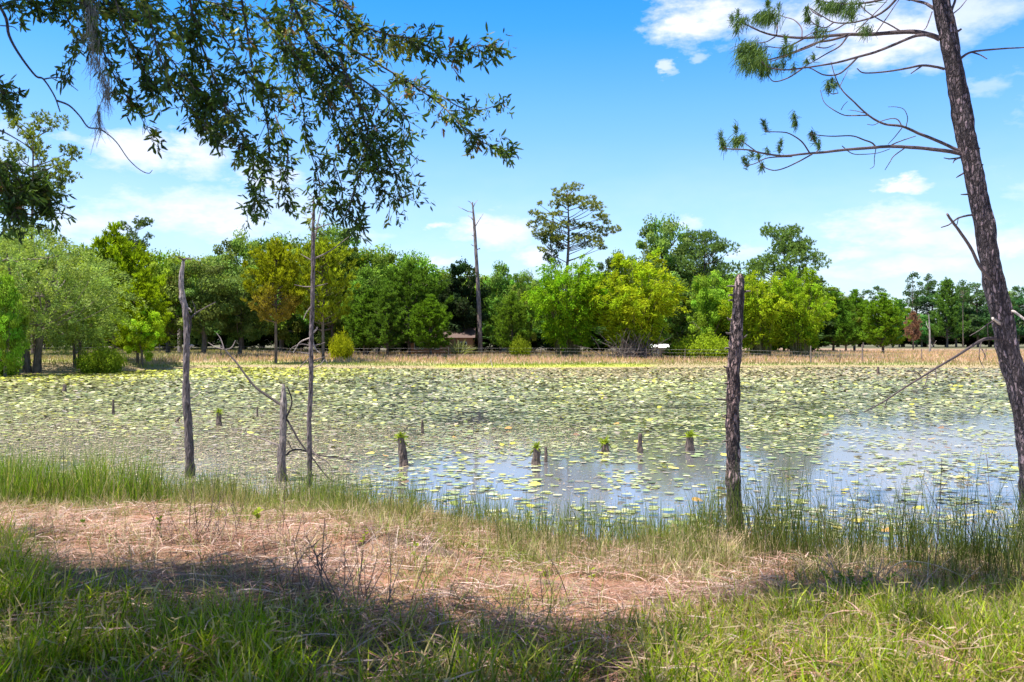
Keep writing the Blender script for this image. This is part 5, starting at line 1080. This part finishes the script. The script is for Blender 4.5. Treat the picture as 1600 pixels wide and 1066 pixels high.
def weed(px, py, hpx, lean, label, tw=3, c=(.16, .11, .09), r=.004):
    o = on_ground_fast(px, py); k = o[1] / F; h = hpx * k; g = np.random.default_rng(px * 3 + py); root = thing('dead_weed', label, 'weed stalk', o)
    b = Buf(); e = o + np.array([lean * h, g.normal(0, .1) * h, h]); mid = (o + e) / 2 + g.normal(0, .015, 3); b.tube([o - [0, 0, .03], mid, e], [r, r * .8, r * .4], c, 5, sub=8); b.build('stem', M_twig, root, o)
    for i in range(tw):
        t = g.uniform(.35, .9); p = o + (e - o) * t; L = h * g.uniform(.15, .35); q = p + unit(np.array([g.normal(0, .7), g.normal(0, .4), .8])) * L; b = Buf(); b.tube([p, (p + q) / 2 + g.normal(0, .01, 3), q], [r * .6, r * .4, r * .3], c, 4); b.build('twig', M_twig, root, o)
weeds = [(1458, 905, 190, .05, 'tallest dark weed stalk standing in the right reeds'), (1552, 830, 120, -.05, 'thin tall stalk in the water near the leaning pine'), (1500, 850, 110, .12, 'slender leaning stalk right of the tallest weed stalk'), (520, 960, 110, -.25, 'dark branching weed leaning left at the straw edge'),
         (545, 965, 130, -.5, 'long dead weed leaning strongly left over the straw'), (500, 950, 140, .05, 'tall upright dead weed before the lone straw heap'), (870, 950, 60, -.3, 'short dark stalk leaning left in the pink straw'), (893, 945, 90, -.5, 'long dark stalk slanting left in the pink straw'),
         (850, 960, 70, -.1, 'upright dark stalk left of the slanting ones'), (310, 840, 80, -.1, 'dead weed cluster stem left under the bleached snag'), (295, 838, 85, .08, 'dead weed stem right under the bleached snag'), (322, 842, 90, .15, 'dead weed stem leaning right below the bleached snag'),
         (440, 850, 100, .02, 'dead upright weed below the broken trunk'), (380, 830, 50, -.35, 'short dark twig weed beside the leafy sapling'), (1000, 900, 60, -.15, 'dark twig weed near the right end of pink straw'), (745, 900, 45, .3, 'short twig leaning right in the bank centre'), (168, 770, 40, -.2, 'bare twig rising from the green left reeds'),
         (1190, 900, 70, .1, 'dark weed right of the rough post foot'), (925, 865, 34, 0, 'stubby dark weed at the waterline centre'), (978, 862, 30, .02, 'second stubby dark weed at the centre waterline'), (640, 940, 60, .4, 'reddish stalk leaning right over the straw'), (560, 930, 70, .1, 'thin reddish stalk standing in the straw left of centre')]
for wd in weeds: weed(*wd, r=.006 if wd[2] > 105 else .0045)
def weed_bush(px, py, hpx, n, spread, label, c=(.22, .15, .12), tilt=.35):
    o = on_ground_fast(px, py); k = o[1] / F; g = np.random.default_rng(px + py); b = Buf(); tb = b
    for i in range(n):
        p = o + np.array([g.normal(0, spread), g.normal(0, spread * .7), 0]); p[2] = float(gz(p[0], p[1])) - .02; h = hpx * k * g.uniform(.45, 1.05); ln = g.normal(0, tilt, 2)
        e = p + np.array([ln[0] * h, ln[1] * h, h]); cc = np.array(c) * g.uniform(.6, 1.5); b.tube([p, (p + e) / 2 + g.normal(0, .02, 3), e], [.0045, .0035, .0018], cc, 4, cap=False, sub=5)
        for q in range(3):
            t = g.uniform(.3, .95); pp = p + (e - p) * t; q2 = pp + unit(np.array([g.normal(0, .8), g.normal(0, .5), .6])) * h * g.uniform(.08, .28); tb.tube([pp, q2], [.0026, .0014], cc, 3, cap=False)
    tag(b.build('weed_clump', M_twig, None, o), label, 'dead weeds')
for a_ in [(300, 850, 80, 22, .16, 'bushy clump of dark dead weeds below the bleached snag'), (525, 955, 130, 26, .22, 'largest tangle of dark dead weeds, before the straw heap left of centre'), (455, 860, 70, 16, .22, 'open clump of dead weeds below the broken trunk'),
           (700, 880, 45, 14, .2, 'low brown dead weeds in the straw under the central reeds'), (1390, 935, 60, 30, .3, 'matted grey-brown dead weeds in the right shade', (.3, .24, .2), .8), (910, 880, 50, 16, .2, 'thin brown weeds at the edge of the bank centre'),
           (620, 880, 45, 40, .35, 'greyish heap of dead weeds left of the bank centre', (.42, .34, .30), 1.1), (1100, 870, 55, 50, .22, 'dry tan tussock left of the rough post foot', (.46, .36, .22), .5), (90, 830, 40, 30, .5, 'pale heap of dead stems at the left edge of the straw', (.45, .36, .31), 1.1), (1250, 905, 45, 24, .25, 'brown weeds under the right reeds', (.3, .22, .15), .7)]: weed_bush(*a_)
def stick(pts, r, label, c, name='fallen_stick', lift=.04):
    P = np.array([on_ground_fast(px, py) + [0, 0, lift] for px, py in pts]); b = Buf(); b.tube(P, np.linspace(r, r * .5, len(P)), c, 6, rough=.15, sub=len(P) * 5); tag(b.build(name, M_twig, None, P[0]), label, 'stick')
stick([(585, 962), (620, 953), (655, 946), (693, 939)], .010, 'dark fallen stick lying across the edge of the straw', (.15, .10, .08))
stick([(638, 898), (660, 899), (690, 905)], .007, 'short dark fallen stick in the straw left of centre', (.15, .10, .08))
stick([(590, 972), (640, 980), (700, 982)], .011, 'shadowed stick lying below the straw edge', (.12, .09, .07))
stick([(790, 942), (830, 944), (880, 946)], .006, 'pale straight twig on the pink straw', (.5, .4, .33))
stick([(1440, 936), (1500, 936), (1590, 937)], .012, 'straight dark stick at the right in the shade', (.12, .09, .07))
stick([(270, 870), (330, 866), (380, 874), (420, 890)], .006, 'long pale dead reed lying in the left straw', (.55, .45, .38), 'fallen_reed')
stick([(130, 810), (170, 840), (205, 870)], .007, 'pale fallen reed slanting down the left straw', (.58, .47, .40), 'fallen_reed')
def arch():
    P = [on_ground_fast(1382, 905), None, None, None, on_ground_fast(1520, 912)]; d = P[0][1]; P = [P[0] + [0, 0, .02], at(1400, 882, d), at(1425, 877, d), at(1470, 886, d), P[4] + [0, 0, .02]]
    b = Buf(); b.tube(P, [.006, .006, .006, .005, .004], (.5, .42, .3), 6, sub=26); tag(b.build('bent_reed', M_twig, None, P[0]), 'pale dead reed bent in an arch before the right reeds', 'reed')
arch()
def rock():
    o = on_ground_fast(216, 918); g = np.random.default_rng(1); n, m = 10, 14; th = np.linspace(0, np.pi, n)[:, None]; ph = np.linspace(0, 2 * np.pi, m, endpoint=False)[None]; r = .055 * (1 + .35 * (g.random((n, m)) - .5))
    V = np.stack([r * np.sin(th) * np.cos(ph) * 1.4, r * np.sin(th) * np.sin(ph), r * np.cos(th) * .8 + 0 * ph], -1) + o + [0, 0, .03]; i = np.arange(n - 1)[:, None] * m; j = np.arange(m)[None]
    b = Buf(); b.add(V, np.stack([i + j, i + (j + 1) % m, i + m + (j + 1) % m, i + m + j], -1).reshape(-1, 4), (.5, .45, .42)); tag(b.build('stone', plain_mat('stone_grey', .9, 30, .4, .004), None, o, True), 'small pale stone on the bare patch of the left bank', 'stone')
rock()
